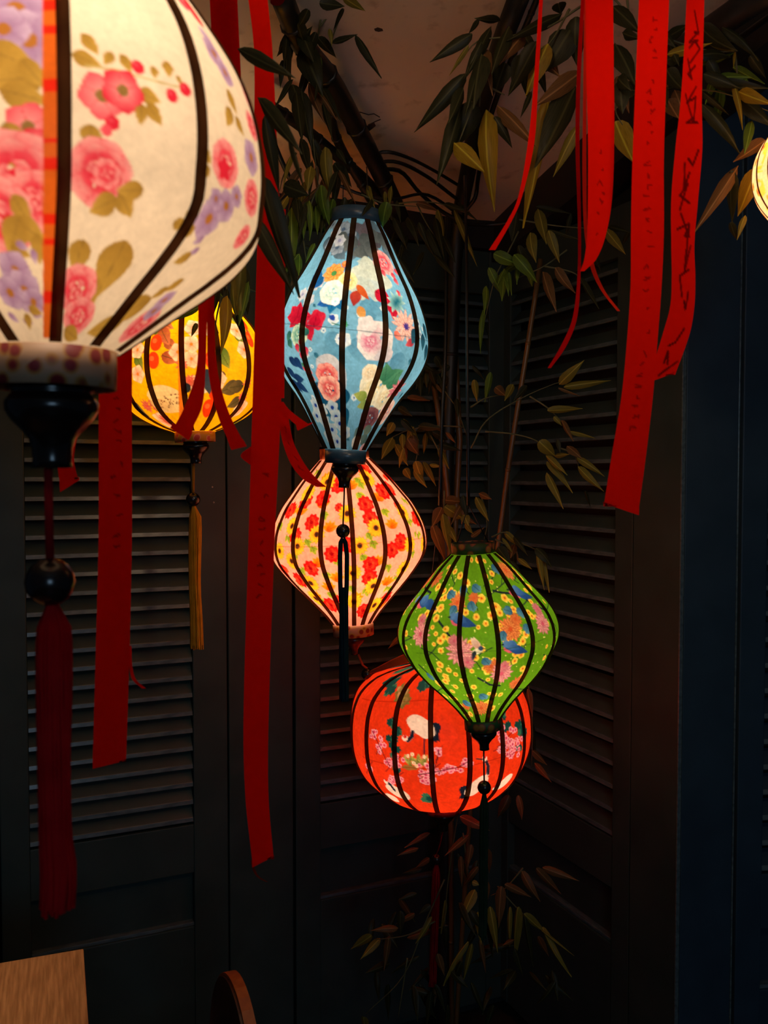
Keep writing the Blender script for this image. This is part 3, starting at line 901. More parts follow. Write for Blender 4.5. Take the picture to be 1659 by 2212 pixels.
    for x, y, a in ((230, 1100, 60), (300, 1130, 30), (220, 1040, 120), (350, 1000, 200)): p.leaf(*X(x, y), S_(80), a, (30, 86, 84), (70, 128, 104), .34)
    for x, y in ((290, 1130), (330, 1190), (360, 1150), (320, 1090)): p.leaf(*X(x, y), S_(66), 80, (190, 30, 60), (226, 100, 110), .34)
    for x, y, a in ((260, 1240, 40), (300, 1250, 60), (250, 1330, 60), (290, 1420, 60), (330, 1430, 40), (300, 1360, 10)): p.leaf(*X(x, y), S_(110), a, (18, 42, 84), (34, 70, 116), .28)
    for x, y, r in ((570, 895, 44), (650, 1050, 60), (620, 1040, 36)):
        p.flower(*X(x, y), S_(r), 5, (206, 214, 226), (232, 232, 228), (60, 90, 170), .4, .5, 1.2)
    p.leaf(*X(555, 880), S_(50), 200, (30, 60, 150), (60, 90, 180), .4)
    p.stroke([X(560, 925), X(620, 940), X(690, 935)], 1.4, (40, 110, 80)); p.leaf(*X(660, 925), S_(60), 60, (40, 130, 90), (90, 170, 110), .3)
    p.rose(*X(900, 1040), S_(160), (226, 160, 170), (226, 206, 204), (238, 228, 220), .3, outer=8); p.rose(*X(860, 1050), S_(86), (206, 90, 120), (228, 150, 166), (240, 206, 206), .8)
    p.blob(*X(830, 930), S_(70), (228, 214, 210), .1); p.leaf(*X(960, 1150), S_(160), 160, (226, 206, 206), (208, 196, 200), .34)
    # lower part
    p.leaf(*X(560, 1280), S_(260), 30, (196, 192, 196), (222, 208, 200), .34, rib=(170, 170, 180)); p.leaf(*X(610, 1320), S_(220), 60, (206, 196, 196), (180, 180, 190), .3)
    p.leaf(*X(500, 1300), S_(150), 330, (200, 196, 200), (216, 206, 206), .3)
    for x, y, a in ((480, 1470, 80), (600, 1440, 60), (630, 1500, 100), (560, 1530, 150), (580, 1620, 80), (640, 1640, 60), (520, 1580, 40)): p.leaf(*X(x, y), S_(160), a, (16, 68, 100), (30, 100, 128), .4)
    p.rose(*X(520, 1330), S_(100), (200, 40, 50), (232, 100, 96), (246, 170, 150), .2); p.rose(*X(540, 1430), S_(104), (206, 46, 56), (238, 130, 116), (248, 196, 170), 1.1)
    for x, y in ((380, 1300), (400, 1350), (360, 1280)): p.leaf(*X(x, y), S_(70), 30, (196, 40, 60), (236, 120, 120), .36); p.leaf(*X(x - 10, y - 14), S_(70), 40, (50, 110, 80), (90, 140, 100), .2)
    for x, y in ((430, 1560), (480, 1590), (560, 1570), (590, 1640), (500, 1680), (620, 1690), (560, 1740), (440, 1640), (530, 1790), (600, 1830), (660, 1760)):
        p.flower(*X(x, y), S_(56), 5, (150, 178, 206), (212, 212, 202), (30, 60, 140), random.random(), .45, 1.1)
    p.rose(*X(900, 1400), S_(150), (222, 196, 140), (236, 216, 176), (244, 232, 206), .2, outer=8); p.rose(*X(855, 1290), S_(70), (224, 186, 140), (238, 212, 176), (246, 230, 204), 1.2)
    p.rose(*X(960, 1480), S_(100), (220, 190, 140), (236, 214, 178), (244, 232, 206), 2)
    for x, y, a in ((990, 1310, 200), (1060, 1300, 320), (1040, 1340, 270), (980, 1280, 250)): p.leaf(*X(x, y), S_(130), a, (50, 110, 80), (90, 150, 110), .44, rib=(40, 90, 70))
    p.mum(*X(1060, 1410), S_(84), (206, 50, 80), (248, 190, 184), 11); p.leaf(*X(780, 1470), S_(110), 190, (120, 140, 60), (180, 180, 90), .34); p.leaf(*X(800, 1540), S_(100), 160, (110, 140, 70), (170, 170, 90), .34)
    p.rose(*X(980, 1590), S_(110), (222, 130, 120), (238, 180, 164), (246, 212, 196), .5)
    p.rose(*X(850, 1640), S_(96), (90, 40, 56), (116, 62, 70), (146, 92, 90), .5); p.leaf(*X(830, 1740), S_(100), 100, (90, 110, 100), (130, 140, 120), .4)
    for x, y, a in ((860, 1780, 40), (760, 1760, 120), (800, 1800, 200), (820, 1840, 80)): p.leaf(*X(x, y), S_(110), a, (70, 96, 96), (120, 136, 124), .38)
    p.rose(*X(745, 1830), S_(60), (206, 180, 160), (226, 206, 190), (238, 226, 214), .4); p.rose(*X(790, 1880), S_(50), (206, 120, 120), (226, 160, 160), (240, 200, 196), .4)
    def any_(x, y):
        c = random.random()
        if c < .3: p.rose(x, y, random.uniform(18, 32), RD, (226, 120, 124), (240, 190, 180))
        elif c < .55: p.flower(x, y, random.uniform(14, 24), 6, (206, 210, 214), (230, 228, 220), (40, 70, 140), 0, .5)
        else: p.leaf(x, y, random.uniform(30, 50), random.uniform(0, 360), (24, 80, 110), (44, 110, 130))
    wrap_rest(p, any_, 70, 1.9)
    p.stroke([(600, 707), (680, 708), (760, 712), (850, 719), (926, 730)], 1.0, (40, 60, 76), .6)

def draw_peach(p):
    k = 3.814
    X = lambda x, y: (560 + x / k, 960 + y / k)
    GR, GR2, GD = (120, 150, 30), (176, 184, 60), (66, 96, 24)
    def leafs(x, y, plain=False):
        px, py = (x, y) if plain else X(x, y)
        if not plain: p.stroke([(px - 3, py - 8), (px, py), (px + 4, py + 11)], 1.2, GD)
        for dx, dy, a in ((-4, 1, 110), (5, -1, 20), (3, 6, 70)):
            p.leaf(px + dx, py + dy, 15, a, GR, GR2, .34, rib=GD)
    def sun(x, y, r=60):
        p.flower(x, y, r / k * 1.25, 14, (246, 150, 20), (250, 200, 50), None, random.random(), .24, 1.0, edge=(206, 110, 10)); p.flower(x, y, r / k, 12, (240, 140, 20), (250, 190, 40), (86, 44, 26), random.random(), .26, 1.0, cr=.36)
        p.blob(x, y, r / k * .2, (52, 26, 22))
    def red(x, y, r=66):
        p.blob(x, y, r / k * .95, (200, 20, 18), .09, 9)
        for i in range(11):
            a = i * 2.4; q = r / k * (.75 - .05 * i)
            p.leaf(x + q * .55 * math.cos(a), y + q * .55 * math.sin(a), r / k * .85, math.degrees(a) + 60, (150, 4, 12), (246, 84, 44), .5)
        p.blob(x, y, r / k * .2, (150, 4, 12), .2)
    def org(x, y, r=76):
        for a in (200, 235, 270, 305, 340): p.leaf(x + .3 * r / k * math.cos(math.radians(a)), y + .3 * r / k * math.sin(math.radians(a)), r / k * 1.2, a, (232, 70, 6), (250, 164, 24), .28, rib=(206, 60, 10))
    for x, y in ((530, 570), (1040, 570), (390, 790), (910, 760), (440, 850), (940, 830), (550, 1070), (1060, 1030), (860, 940), (810, 300), (830, 425), (590, 1230), (880, 1220), (230, 750), (290, 880), (350, 1020), (500, 1280), (800, 1310), (1210, 480), (1240, 660), (1260, 920), (1310, 770), (480, 220), (660, 300), (640, 960), (160, 640), (760, 1190), (1130, 1130), (1060, 1210), (700, 1310), (840, 330), (320, 1150)):
        leafs(x, y)
    for x, y in ((580, 690), (1100, 690), (480, 980), (980, 990), (570, 1180), (1060, 1160), (560, 280), (520, 490), (990, 460), (400, 390), (270, 530), (800, 1280), (460, 1250), (760, 350), (340, 540), (1180, 880), (1000, 1350), (640, 1110)): org(*X(x, y))
    for x, y in ((430, 630), (920, 620), (380, 450), (880, 500), (1020, 400), (525, 430), (600, 900), (1100, 890), (910, 1110), (920, 1000), (290, 730), (1175, 820), (860, 1380), (590, 1320), (860, 200), (1040, 1290), (190, 1010), (420, 1010), (250, 520), (650, 330), (1070, 380), (1300, 640), (330, 1100), (730, 830), (1060, 270)): red(*X(x, y))
    red(*X(655, 515), 34); red(*X(640, 1270), 36); red(*X(1140, 520), 34)
    for x, y in ((470, 730), (725, 570), (965, 700), (1190, 580), (830, 840), (265, 650), (260, 940), (770, 1065), (1190, 1045), (940, 1180), (420, 1130), (890, 285), (1300, 590), (1250, 850), (400, 380), (460, 1260), (780, 1300), (310, 820), (1360, 850), (560, 300), (950, 1340), (160, 850)): sun(*X(x, y))
    def any_(x, y):
        c = random.random()
        if c < .35: sun(x, y)
        elif c < .65: red(x, y)
        elif c < .8: org(x, y)
        else: leafs(x, y, True)
    wrap_rest(p, any_, 110, 1.6)
    p.stroke([(594, 1172), (680, 1178), (760, 1178), (850, 1174), (926, 1168)], 0.9, (150, 80, 50), .5)

def draw_green(p):
    k = 3.072
    X = lambda x, y: (720 + x / k, 1120 + y / k)
    DK, YE, OR = (26, 34, 44), (246, 206, 70), (220, 110, 30)
    def blossom(x, y, r):
        p.flower(x, y, r * 1.35, 5, (232, 150, 30), (250, 216, 90), (200, 76, 26), random.random() * 2, .56, 1.4, cr=.26)
    for k_ in range(28):
        x, y = random.uniform(870, 1200), random.uniform(1200, 1545)
        pts = [(x, y)]
        for _ in range(3): x += random.uniform(-26, 26); y += random.uniform(6, 22); pts.append((x, y))
        p.stroke(pts, 1.6, DK, .9)
    for pts in ([X(680, 640), X(720, 700), X(770, 770), X(790, 790)], [X(960, 1060), X(1040, 1110), X(1110, 1120)], [X(1060, 480), X(1130, 500), X(1230, 510), X(1320, 580), X(1420, 640)], [X(600, 430), X(640, 470), X(600, 520)], [X(1200, 960), X(1120, 1010), X(1100, 1060)], [X(560, 950), X(620, 1010), X(660, 1060)]):
        p.stroke(pts, 4, DK)
    for x, y in p.rnd(190, 865, 1205, 1196, 1550): blossom(x, y, random.uniform(3.4, 6.6))
    for x, y in p.rnd(240, 865, 1205, 1196, 1550): p.blob(x, y, random.uniform(.8, 1.6), (246, 236, 130), 0)
    OD, OL, PD, PL = (206, 80, 40), (244, 160, 90), (206, 80, 110), (244, 190, 180)
    for x, y, r in ((820, 545, 62), (930, 520, 40), (1180, 745, 84), (1215, 680, 46), (1145, 350, 66), (985, 1265, 66), (680, 380, 54), (1050, 985, 56), (1215, 1110, 54), (880, 1250, 34), (1120, 270, 34)): p.mum(*X(x, y), r / k, OD, OL, 15)
    for x, y, r in ((840, 880, 98), (800, 800, 44), (570, 745, 84), (580, 650, 44), (1400, 720, 76), (1360, 620, 44), (1120, 1040, 80), (1140, 990, 40), (890, 950, 50)): p.mum(*X(x, y), r / k, PD, PL, 17)
    for x, y, a in ((780, 490, 0), (950, 460, 10), (1020, 955, 20), (1160, 620, 170), (890, 1230, 20), (790, 600, 90), (640, 1035, 10), (1250, 640, 60), (1130, 790, 80), (920, 580, 40), (1000, 1190, 10), (1080, 340, 60), (860, 470, 90), (1290, 750, 90)):
        for d in (-30, 0, 30): p.leaf(*X(x, y), 22, a + d, (44, 92, 130), (90, 140, 166), .34, rib=(30, 60, 96))
    B1, B2 = (40, 80, 150), (80, 120, 180)
    for x, y, f in ((830, 660, 1), (1190, 865, 1), (1225, 500, 1), (590, 530, 1)):
        p.blob(*X(x - 18 * f, y + 10), 40 / k, (214, 90, 110), .05, ry=26 / k, ang=20)
        p.blob(*X(x, y), 52 / k, B1, .05, ry=26 / k, ang=20); p.blob(*X(x - 40 * f, y - 22), 22 / k, B2, .04)
        p.leaf(*X(x + 50 * f, y + 24), 140 / k, 18, B1, (30, 60, 120), .2); p.leaf(*X(x + 10, y - 6), 100 / k, 30, B2, B1, .3); p.leaf(*X(x - 66 * f, y - 20), 26 / k, 180, (40, 40, 50), DK, .2)
    # hummingbird
    p.leaf(*X(950, 830), 90 / k, 250, (206, 150, 130), (240, 210, 190), .24); p.leaf(*X(935, 820), 80 / k, 235, (190, 140, 130), (236, 206, 190), .24)
    p.blob(*X(955, 880), 36 / k, (226, 214, 190), .05, ry=18 / k, ang=-20); p.blob(*X(980, 862), 15 / k, (50, 70, 100), 0); p.stroke([X(990, 862), X(1018, 868)], 1.2, DK)
    p.leaf(*X(930, 910), 70 / k, 110, DK, (50, 60, 80), .2)
    def any_(x, y):
        c = random.random()
        if c < .12: p.mum(x, y, 22, OD, OL)
        elif c < .24: p.mum(x, y, 22, PD, PL)
        elif c < .34: p.leaf(x, y, 24, random.uniform(0, 180), (44, 92, 130), (90, 140, 166), .34)
        else: blossom(x, y, random.uniform(3.5, 6.5))
    wrap_rest(p, any_, 300, 1.6)
    p.stroke([X(540, 868), X(760, 880), X(960, 886), X(1160, 876), X(1420, 820)], .9, (40, 70, 20), .5)

def draw_red(p):
    k = 3.072
    X = lambda x, y: (720 + x / k, 1120 + y / k)
    PK, PL, PD = (214, 40, 90), (246, 190, 196), (150, 16, 60)
    T1, T2 = (20, 70, 66), (50, 110, 84)
    def pine(x, y, r):
        for _ in range(5): p.blob(*X(x + random.uniform(-.6, .6) * r, y + random.uniform(-.5, .5) * r), r * .55 / k, T1 if random.random() < .6 else T2, .16, 6)
    def bl(x, y, r=16): p.flower(x, y, r / k, 5, (206, 30, 84), (252, 220, 218), (170, 16, 60), random.random(), .52, 1.5, cr=.26)
    def cluster(x, y, rx, ry, n):
        p.stroke([X(x - rx, y + ry), X(x, y), X(x + rx, y - ry)], 1.2, (90, 20, 30))
        for _ in range(n):
            px, py = X(random.gauss(x, rx * .5), random.gauss(y, ry * .5)); p.leaf(px, py + 3, 7, 90, PD, PK, .4); bl(px, py, random.uniform(13, 20))
    def crane(bx, by, f, sc, neck=None, legs=True, ang=25):
        W_, NV = (236, 224, 206), (24, 34, 52)
        for a in (60, 80, 100, 120): p.leaf(*X(bx + f * 95 * sc, by + 50 * sc), 125 * sc / k, a if f > 0 else 180 - a, NV, (16, 24, 38), .2)
        if legs:
            p.stroke([X(bx + 30 * f * sc, by + 60 * sc), X(bx + 24 * f * sc, by + 190 * sc)], 2.6, NV); p.stroke([X(bx + 56 * f * sc, by + 60 * sc), X(bx + 70 * f * sc, by + 180 * sc)], 2.6, NV)
        p.blob(*X(bx + 40 * f * sc, by + 40 * sc), 56 * sc / k, W_, .03, ry=40 * sc / k)
        p.blob(*X(bx, by), 96 * sc / k, W_, .02, ry=52 * sc / k, ang=ang * f)
        if neck:
            p.stroke([X(*q) for q in neck], 24 * sc / k, W_); p.stroke([X(*q) for q in neck[len(neck) // 2 - 1:]], 22 * sc / k, NV)
            hx, hy = neck[-1]; p.blob(*X(hx, hy), 19 * sc / k, W_, 0); p.blob(*X(hx, hy - 10), 10 * sc / k, (206, 20, 20), 0)
    for x, y, r in ((385, 1350, 40), (410, 1400, 36), (380, 1450, 40), (400, 1510, 40), (400, 1570, 30), (620, 1860, 40), (1150, 1390, 46), (1250, 1390, 40), (1270, 1450, 44), (1240, 1540, 30), (410, 1650, 34), (380, 1060, 46), (370, 1120, 40), (590, 1090, 40), (500, 980, 44), (640, 1080, 30), (1120, 1320, 36)): pine(x, y, r)
    for x, y in ((440, 1120), (470, 1150), (430, 1170), (480, 1190), (450, 1210)):
        p.blob(*X(x, y), 28 / k, (120, 110, 50), .2, 6); p.leaf(*X(x, y), 20, random.uniform(0, 180), (206, 160, 110), (90, 90, 40), .2)
    p.blob(*X(560, 1620), 60 / k, (240, 120, 80), .1, 5, ry=34 / k, ang=-20); p.blob(*X(500, 1650), 50 / k, (150, 110, 50), .12, 5, ry=16 / k)
    for x in range(470, 620, 11):
        p.leaf(*X(x, 1600 + 20 * math.sin(x)), 18, 250 + 40 * math.sin(x * .7), (90, 110, 40), (206, 190, 100), .16)
    for x, y in ((490, 1570), (520, 1560), (550, 1640), (530, 1620), (600, 1580), (640, 1600), (610, 1630)): p.flower(*X(x, y), 4, 5, (246, 226, 180), (250, 240, 210), (220, 160, 40), 0, .6, 1.3)
    cluster(640, 1680, 70, 50, 20); cluster(760, 1670, 60, 20, 12); cluster(620, 1740, 40, 24, 8); cluster(390, 1620, 50, 50, 15); cluster(400, 1720, 60, 40, 14); cluster(300, 1490, 24, 60, 10); cluster(255, 1410, 16, 30, 5)
    cluster(1160, 1470, 60, 60, 20); cluster(1190, 1560, 50, 50, 18); cluster(1110, 1540, 40, 20, 6); cluster(1220, 1500, 40, 50, 12); cluster(880, 1630, 34, 26, 6); cluster(700, 1560, 20, 50, 5); cluster(230, 1640, 20, 40, 5)
    for pts in ([X(250, 1390), X(300, 1500), X(370, 1640)], [X(560, 1700), X(700, 1680), X(830, 1660), X(900, 1620)], [X(700, 1540), X(690, 1600), X(660, 1680)]): p.stroke(pts, 1.4, (90, 20, 30))
    crane(575, 1370, 1, 1.0, [(520, 1370), (522, 1410), (515, 1440), (490, 1465), (470, 1448)])
    crane(960, 1790, -1, .9, [(1000, 1770), (1035, 1710), (1036, 1660), (1020, 1620), (1012, 1608)], False, ang=40)
    p.stroke([X(1000, 1612), X(955, 1606)], 2, (60, 50, 50))
    crane(1150, 1770, 1, .75, [(1110, 1790), (1080, 1800), (1075, 1810)], False, ang=-25)
    crane(420, 1815, -1, .9, [(400, 1800), (370, 1760), (340, 1740)], False, ang=-20)
    p.blob(*X(128, 1240), 20 / k, (240, 220, 200), 0, ry=90 / k, ang=8)
    def any_(x, y):
        c = random.random()
        if c < .7: bl(x, y, 18)
        else: p.blob(x, y, 9, T1, .2, 6)
    wrap_rest(p, any_, 90, 1.65)
    p.stroke([X(180, 1560), X(500, 1650), X(800, 1665), X(1120, 1600), X(1290, 1540)], .8, (120, 10, 0), .5); p.stroke([X(180, 1170), X(600, 1195), X(800, 1195)], .8, (120, 10, 0), .4)

def draw_yellow(p):
    k = 3.19
    X = lambda x, y: (180 + x / k, 560 + y / k)
    def fruit(x, y): 
        p.berry(*X(x, y), 40 / k, (226, 60, 20), (240, 120, 60), ry=54 / k)
    def apple(x, y, r=54): p.flower(*X(x, y), r / k * 1.15, 5, (240, 150, 130), (250, 226, 200), (220, 120, 40), random.random() * 2, .5, 1.2, edge=(220, 140, 110), cr=.16)
    def lf(x, y, L, a, c=0):
        c1, c2 = (((70, 96, 36), (140, 150, 60)), ((150, 70, 40), (206, 120, 80)), ((70, 60, 40), (110, 96, 60)))[c]
        p.leaf(*X(x, y), L / k, a, c1, c2, .32, rib=(50, 50, 24))
    for pts in ([X(330, 540), X(370, 620), X(360, 720)], [X(520, 430), X(600, 560), X(640, 640), X(760, 700)], [X(1040, 380), X(1100, 500), X(1120, 620)], [X(440, 870), X(500, 930), X(560, 960)], [X(930, 720), X(950, 840)]): p.stroke(pts, 2, (110, 60, 30))
    for x, y, L, a, c in ((405, 540, 110, 120, 0), (380, 700, 120, 60, 0), (970, 690, 160, 60, 0), (530, 500, 130, 60, 0), (570, 455, 120, 25, 1), (600, 590, 110, 40, 1), (600, 680, 130, 20, 1), (560, 530, 140, 60, 1), (450, 440, 80, 110, 1), (400, 620, 70, 30, 1), (1080, 560, 110, 60, 0), (1050, 440, 90, 80, 0), (1090, 1000, 90, 20, 0), (1040, 1000, 110, 150, 2), (1010, 900, 150, 160, 2), (1050, 890, 130, 170, 2), (960, 820, 80, 60, 2), (690, 890, 80, 100, 2), (380, 1020, 120, 60, 2), (760, 660, 90, 40, 0), (1140, 520, 60, 60, 1), (1120, 420, 100, 70, 0)): lf(x, y, L, a, c)
    for x, y in ((500, 570), (480, 690), (1150, 570), (1100, 450), (860, 1030), (905, 920), (880, 700)): fruit(x, y)
    for x, y in ((370, 615), (370, 780), (1060, 510), (1110, 640), (650, 640), (745, 690), (1080, 1040), (745, 590), (760, 480), (470, 420), (560, 1110), (780, 860), (850, 480), (930, 840)): apple(x, y)
    for x, y in ((430, 1000), (480, 990), (1130, 870), (730, 840), (570, 1100), (1100, 960), (680, 730)): p.mum(*X(x, y), 44 / k, (214, 70, 60), (246, 170, 140), 11)
    # speckled bird
    p.leaf(*X(600, 960), 330 / k, 12, (226, 200, 150), (236, 214, 170), .24); p.leaf(*X(560, 1010), 200 / k, 20, (206, 170, 120), (236, 210, 160), .2)
    for _ in range(60): p.blob(*X(random.uniform(500, 720), random.gauss(965, 28)), random.uniform(.7, 1.6), (110, 60, 40), .2)
    p.blob(*X(840, 850), 46 / k, (226, 220, 206), .05, ry=70 / k); p.leaf(*X(860, 850), 50, 80, (40, 50, 70), (60, 70, 90), .3); p.leaf(*X(700, 890), 24, 150, (30, 36, 46), (50, 56, 66), .4)
    for y in np.linspace(660, 930, 90):
        x = 400 - 2 * math.sin((y - 640) / 300 * PI) - 6
        p.stroke([(x - 6, y), (x + 3, y)], 4, (224, 120, 30), .7)
    def any_(x, y):
        c = random.random()
        if c < .3: p.flower(x, y, 16, 5, (240, 150, 130), (250, 226, 200), (220, 120, 40), 0, .5, 1.2)
        elif c < .5: p.berry(x, y, 12, (226, 60, 20), (240, 120, 60))
        elif c < .7: p.mum(x, y, 13, (214, 70, 60), (246, 170, 140))
        else: p.leaf(x, y, 34, random.uniform(0, 180), (70, 96, 36), (140, 150, 60))
    wrap_rest(p, any_, 70, 1.6)
    p.stroke([(286, 720), (400, 722), (540, 716)], .8, (160, 110, 10), .5)

def draw_edge(p):
    for x, y in p.rnd(26, 1640, 1760, 300, 450):
        c = random.random()
        if c < .4: p.flower(x, y, 9, 5, (236, 110, 100), (250, 200, 180), (206, 60, 40), random.random(), .5, 1.1)
        elif c < .7: p.leaf(x, y, 16, random.uniform(0, 180), (200, 180, 60), (230, 200, 90))
        else: p.stroke([(x, y), (x + 8, y + 12), (x + 6, y + 22)], 1, (130, 90, 50))
    wrap_rest(p, lambda x, y: p.flower(x, y, 10, 5, (240, 110, 90), (246, 190, 60), (206, 60, 40), 0, .5), 40, 1.2)
    for y in range(310, 420, 3): p.stroke([(1640 + abs(y - 372) * .3 - 4, y), (1640 + abs(y - 372) * .3 + 4, y)], 3, (246, 196, 40), .3)

YEL = [(646, 44), (666, 92), (690, 118), (720, 141), (755, 156), (795, 163), (835, 158), (865, 145), (889, 128), (910, 98), (924, 68), (933, 42)]
lantern('cloth_lantern', 'large white rose-printed lantern close up at top left, red tassel below', 0.72,
        (112, -180), (105, 740), [(-175, 132), (-100, 214), (-60, 254), (0, 309), (47, 348), (136, 412), (220, 447), (292, 462), (345, 466), (410, 462), (482, 447), (537, 405), (590, 346), (638, 284), (690, 217), (748, 140)],
        11, 3.0, 24, (232, 216, 194), draw_white, 250, 1.25, (1.0, 0.78, 0.54),
        46, 132, 78, 134, print_band('rose_band', (178, 140, 110), ((120, 20, 30), (170, 120, 60))), print_band('rose_band_low', (178, 140, 110), ((120, 20, 30), (170, 120, 60))),
        (104, 174, 97, 43), M['cord_red'], (108, 1257, 53, 19),
        ([(112, 1306, 9), (112, 1322, 22), (113, 1350, 33), (113, 1420, 38), (114, 1600, 36), (118, 1800, 34), (124, 1880, 37), (121, 1972, 35)], 90, cloth_mat('red_silk', (180, 18, 24), (206, 28, 34), trans=0.25), 9),
        cords=((-60, 106, -420), (60, 106, -420), (0, 106, -700)), cols=420, rows=400, s=0.8, amt=0.35, open_top=True, bulb_fwd=0.045, tone=0.45)
lantern('cloth_lantern', 'yellow fruit-blossom lantern behind the red ribbons, golden tassel', 1.95,
        (409, 640), (420, 940), YEL, 14, -7.0, 11, (240, 178, 10), draw_yellow, 715, 2.3, (1.0, 0.80, 0.46),
        22, 46, 20, 43, print_band('yellow_band', (190, 130, 20), ((190, 60, 50), (220, 140, 110))), print_band('yellow_band_low', (190, 130, 20), ((190, 60, 50), (220, 140, 110))),
        (418, 48, 29, 12), cloth_mat('gold_cord', (150, 104, 24), (176, 124, 34), trans=0.2), (417, 1079, 15.5, 6),
        ([(418, 1093, 3), (420, 1101, 10), (421, 1130, 13), (420, 1250, 13), (423, 1340, 14), (424, 1403, 15)], 60, cloth_mat('gold_silk', (206, 144, 34), (228, 168, 52), trans=0.35), 3.2),
        cords=((-25, 409, 560), (25, 409, 560), (0, 409, -100)), rows=280, open_top=True)
lantern('cloth_lantern', 'blue lantern printed with painterly roses, uppermost of the centre, navy tassel', 1.74,
        (771, 475), (746, 985), [(489, 53), (520, 72), (560, 93), (600, 115), (640, 138), (675, 153), (705, 162), (735, 167), (765, 165), (790, 157), (820, 140), (860, 110), (920, 74), (971, 45)],
        12, -5.6, 12, (116, 172, 200), draw_blue, 700, 1.5, (1.0, 0.88, 0.68),
        26, 54, 28, 44, satin('blue_satin', (52, 78, 98), (66, 94, 116)), satin('blue_satin_low', (40, 66, 84), (54, 82, 102)),
        (744, 54, 30, 12.5), M['cable'], (741, 1147, 15.5, 3.5), None, cords=((-30, 742, 372), (28, 792, 360)))
PE = lantern('cloth_lantern', 'peach sunflower lantern directly under the blue one', 2.02,
        (744, 980), (763, 1360), [(991, 54), (1039, 99), (1065, 120), (1091, 140), (1115, 153), (1135, 162), (1159, 168), (1185, 168.5), (1209, 161), (1228, 148), (1248, 132), (1288, 95), (1327, 60), (1347, 45)],
        16, 3.0, 9.5, (244, 158, 138), draw_peach, 1168, 2.7, (1.0, 0.74, 0.48),
        22, 53, 26, 44, print_band('peach_band', (214, 120, 60), ((150, 40, 20), (190, 90, 30))), print_band('peach_band_low', (200, 130, 96), ((150, 20, 14), (206, 140, 40))),
        (774, 44, 24, 8), cloth_mat('orange_cord', (176, 70, 40), (196, 90, 56), trans=0.2), (793, 1456, 13, 5), None, cords=((-30, 748, 800), (30, 748, 800)), finial_mat=M['red_wood'])
lantern('cloth_lantern', 'green chrysanthemum lantern in front of the red crane globe', 1.68,
        (1021, 1180), (1044, 1565), [(1192, 47), (1218, 76), (1242, 98), (1267, 119), (1290, 139), (1315, 158), (1340, 170), (1367, 174.5), (1392, 170), (1412, 160), (1430, 150), (1462, 124), (1494, 91), (1527, 60), (1553, 40)],
        14, -12.0, 10, (92, 142, 22), draw_green, 1385, 1.25, (1.0, 0.86, 0.60),
        22, 47, 24, 40, print_band('green_band', (46, 70, 20), ((190, 120, 40), (150, 60, 40))), print_band('green_band_low', (34, 80, 36), ((150, 110, 40), (130, 40, 40))),
        (1045, 48, 29, 11), M['cable'], (1046, 1701, 15, 3.5),
        ([(1046, 1715, 3), (1046, 1725, 8), (1045, 1760, 10), (1044, 1850, 9), (1043, 1960, 9), (1042, 2030, 9)], 40, cloth_mat('dark_green_silk', (28, 48, 36), (40, 62, 48), trans=0.15), 3.0),
        cords=((-34, 1012, 1090), (34, 1012, 1090)))
lantern('cloth_lantern', 'red-orange globe lantern with white cranes, lowest of the group', 2.0,
        (945, 1425), (957, 1748), [(1428, 52), (1436, 92), (1449, 132), (1463, 154), (1478, 170), (1511, 188), (1543, 195), (1576, 197), (1608, 195), (1641, 186), (1673, 168), (1690, 152), (1706, 133), (1722, 106), (1739, 46)],
        16, -5.0, 10.5, (222, 58, 22), draw_red, 1590, 2.1, (1.0, 0.80, 0.58),
        18, 52, 15, 45, print_band('red_band', (170, 20, 14), ((100, 8, 8), (140, 12, 10))), print_band('red_band_low', (170, 20, 14), ((100, 8, 8), (140, 12, 10))),
        (957, 46, 26, 10), M['cord_red'], (943, 1856, 12, 3),
        ([(943, 1867, 3), (942, 1880, 8), (940, 1950, 9), (937, 2040, 8), (934, 2132, 8)], 36, cloth_mat('dim_red_silk', (140, 16, 24), (160, 24, 32), trans=0.2), 3.2),
        cords=((-30, 950, 1090), (30, 950, 1090)))
lantern('cloth_lantern', 'pale peach lantern cut off by the right edge, beside the bamboo leaves', 1.34,
        (1770, 230), (1770, 520), [(236, 40), (260, 78), (290, 106), (330, 128), (370, 134), (410, 128), (450, 106), (480, 78), (504, 40)],
        20, 8.0, 5, (246, 206, 170), draw_edge, 360, 0.85, (1.0, 0.76, 0.46),
        18, 40, 18, 40, satin('peach_satin', (200, 150, 110), (214, 166, 124)), satin('peach_satin_low', (200, 150, 110), (214, 166, 124)),
        (1770, 44, 24, 10), M['cord_red'], (1770, 620, 12, 4), ([(1770, 632, 3), (1770, 645, 9), (1770, 900, 11)], 30, cloth_mat('peach_silk', (180, 90, 60), (200, 110, 80), trans=0.2), 3.0),
        cords=((-20, 1770, 150), (20, 1770, 150), (0, 1770, -60)), cols=160, rows=140, amt=0.3)

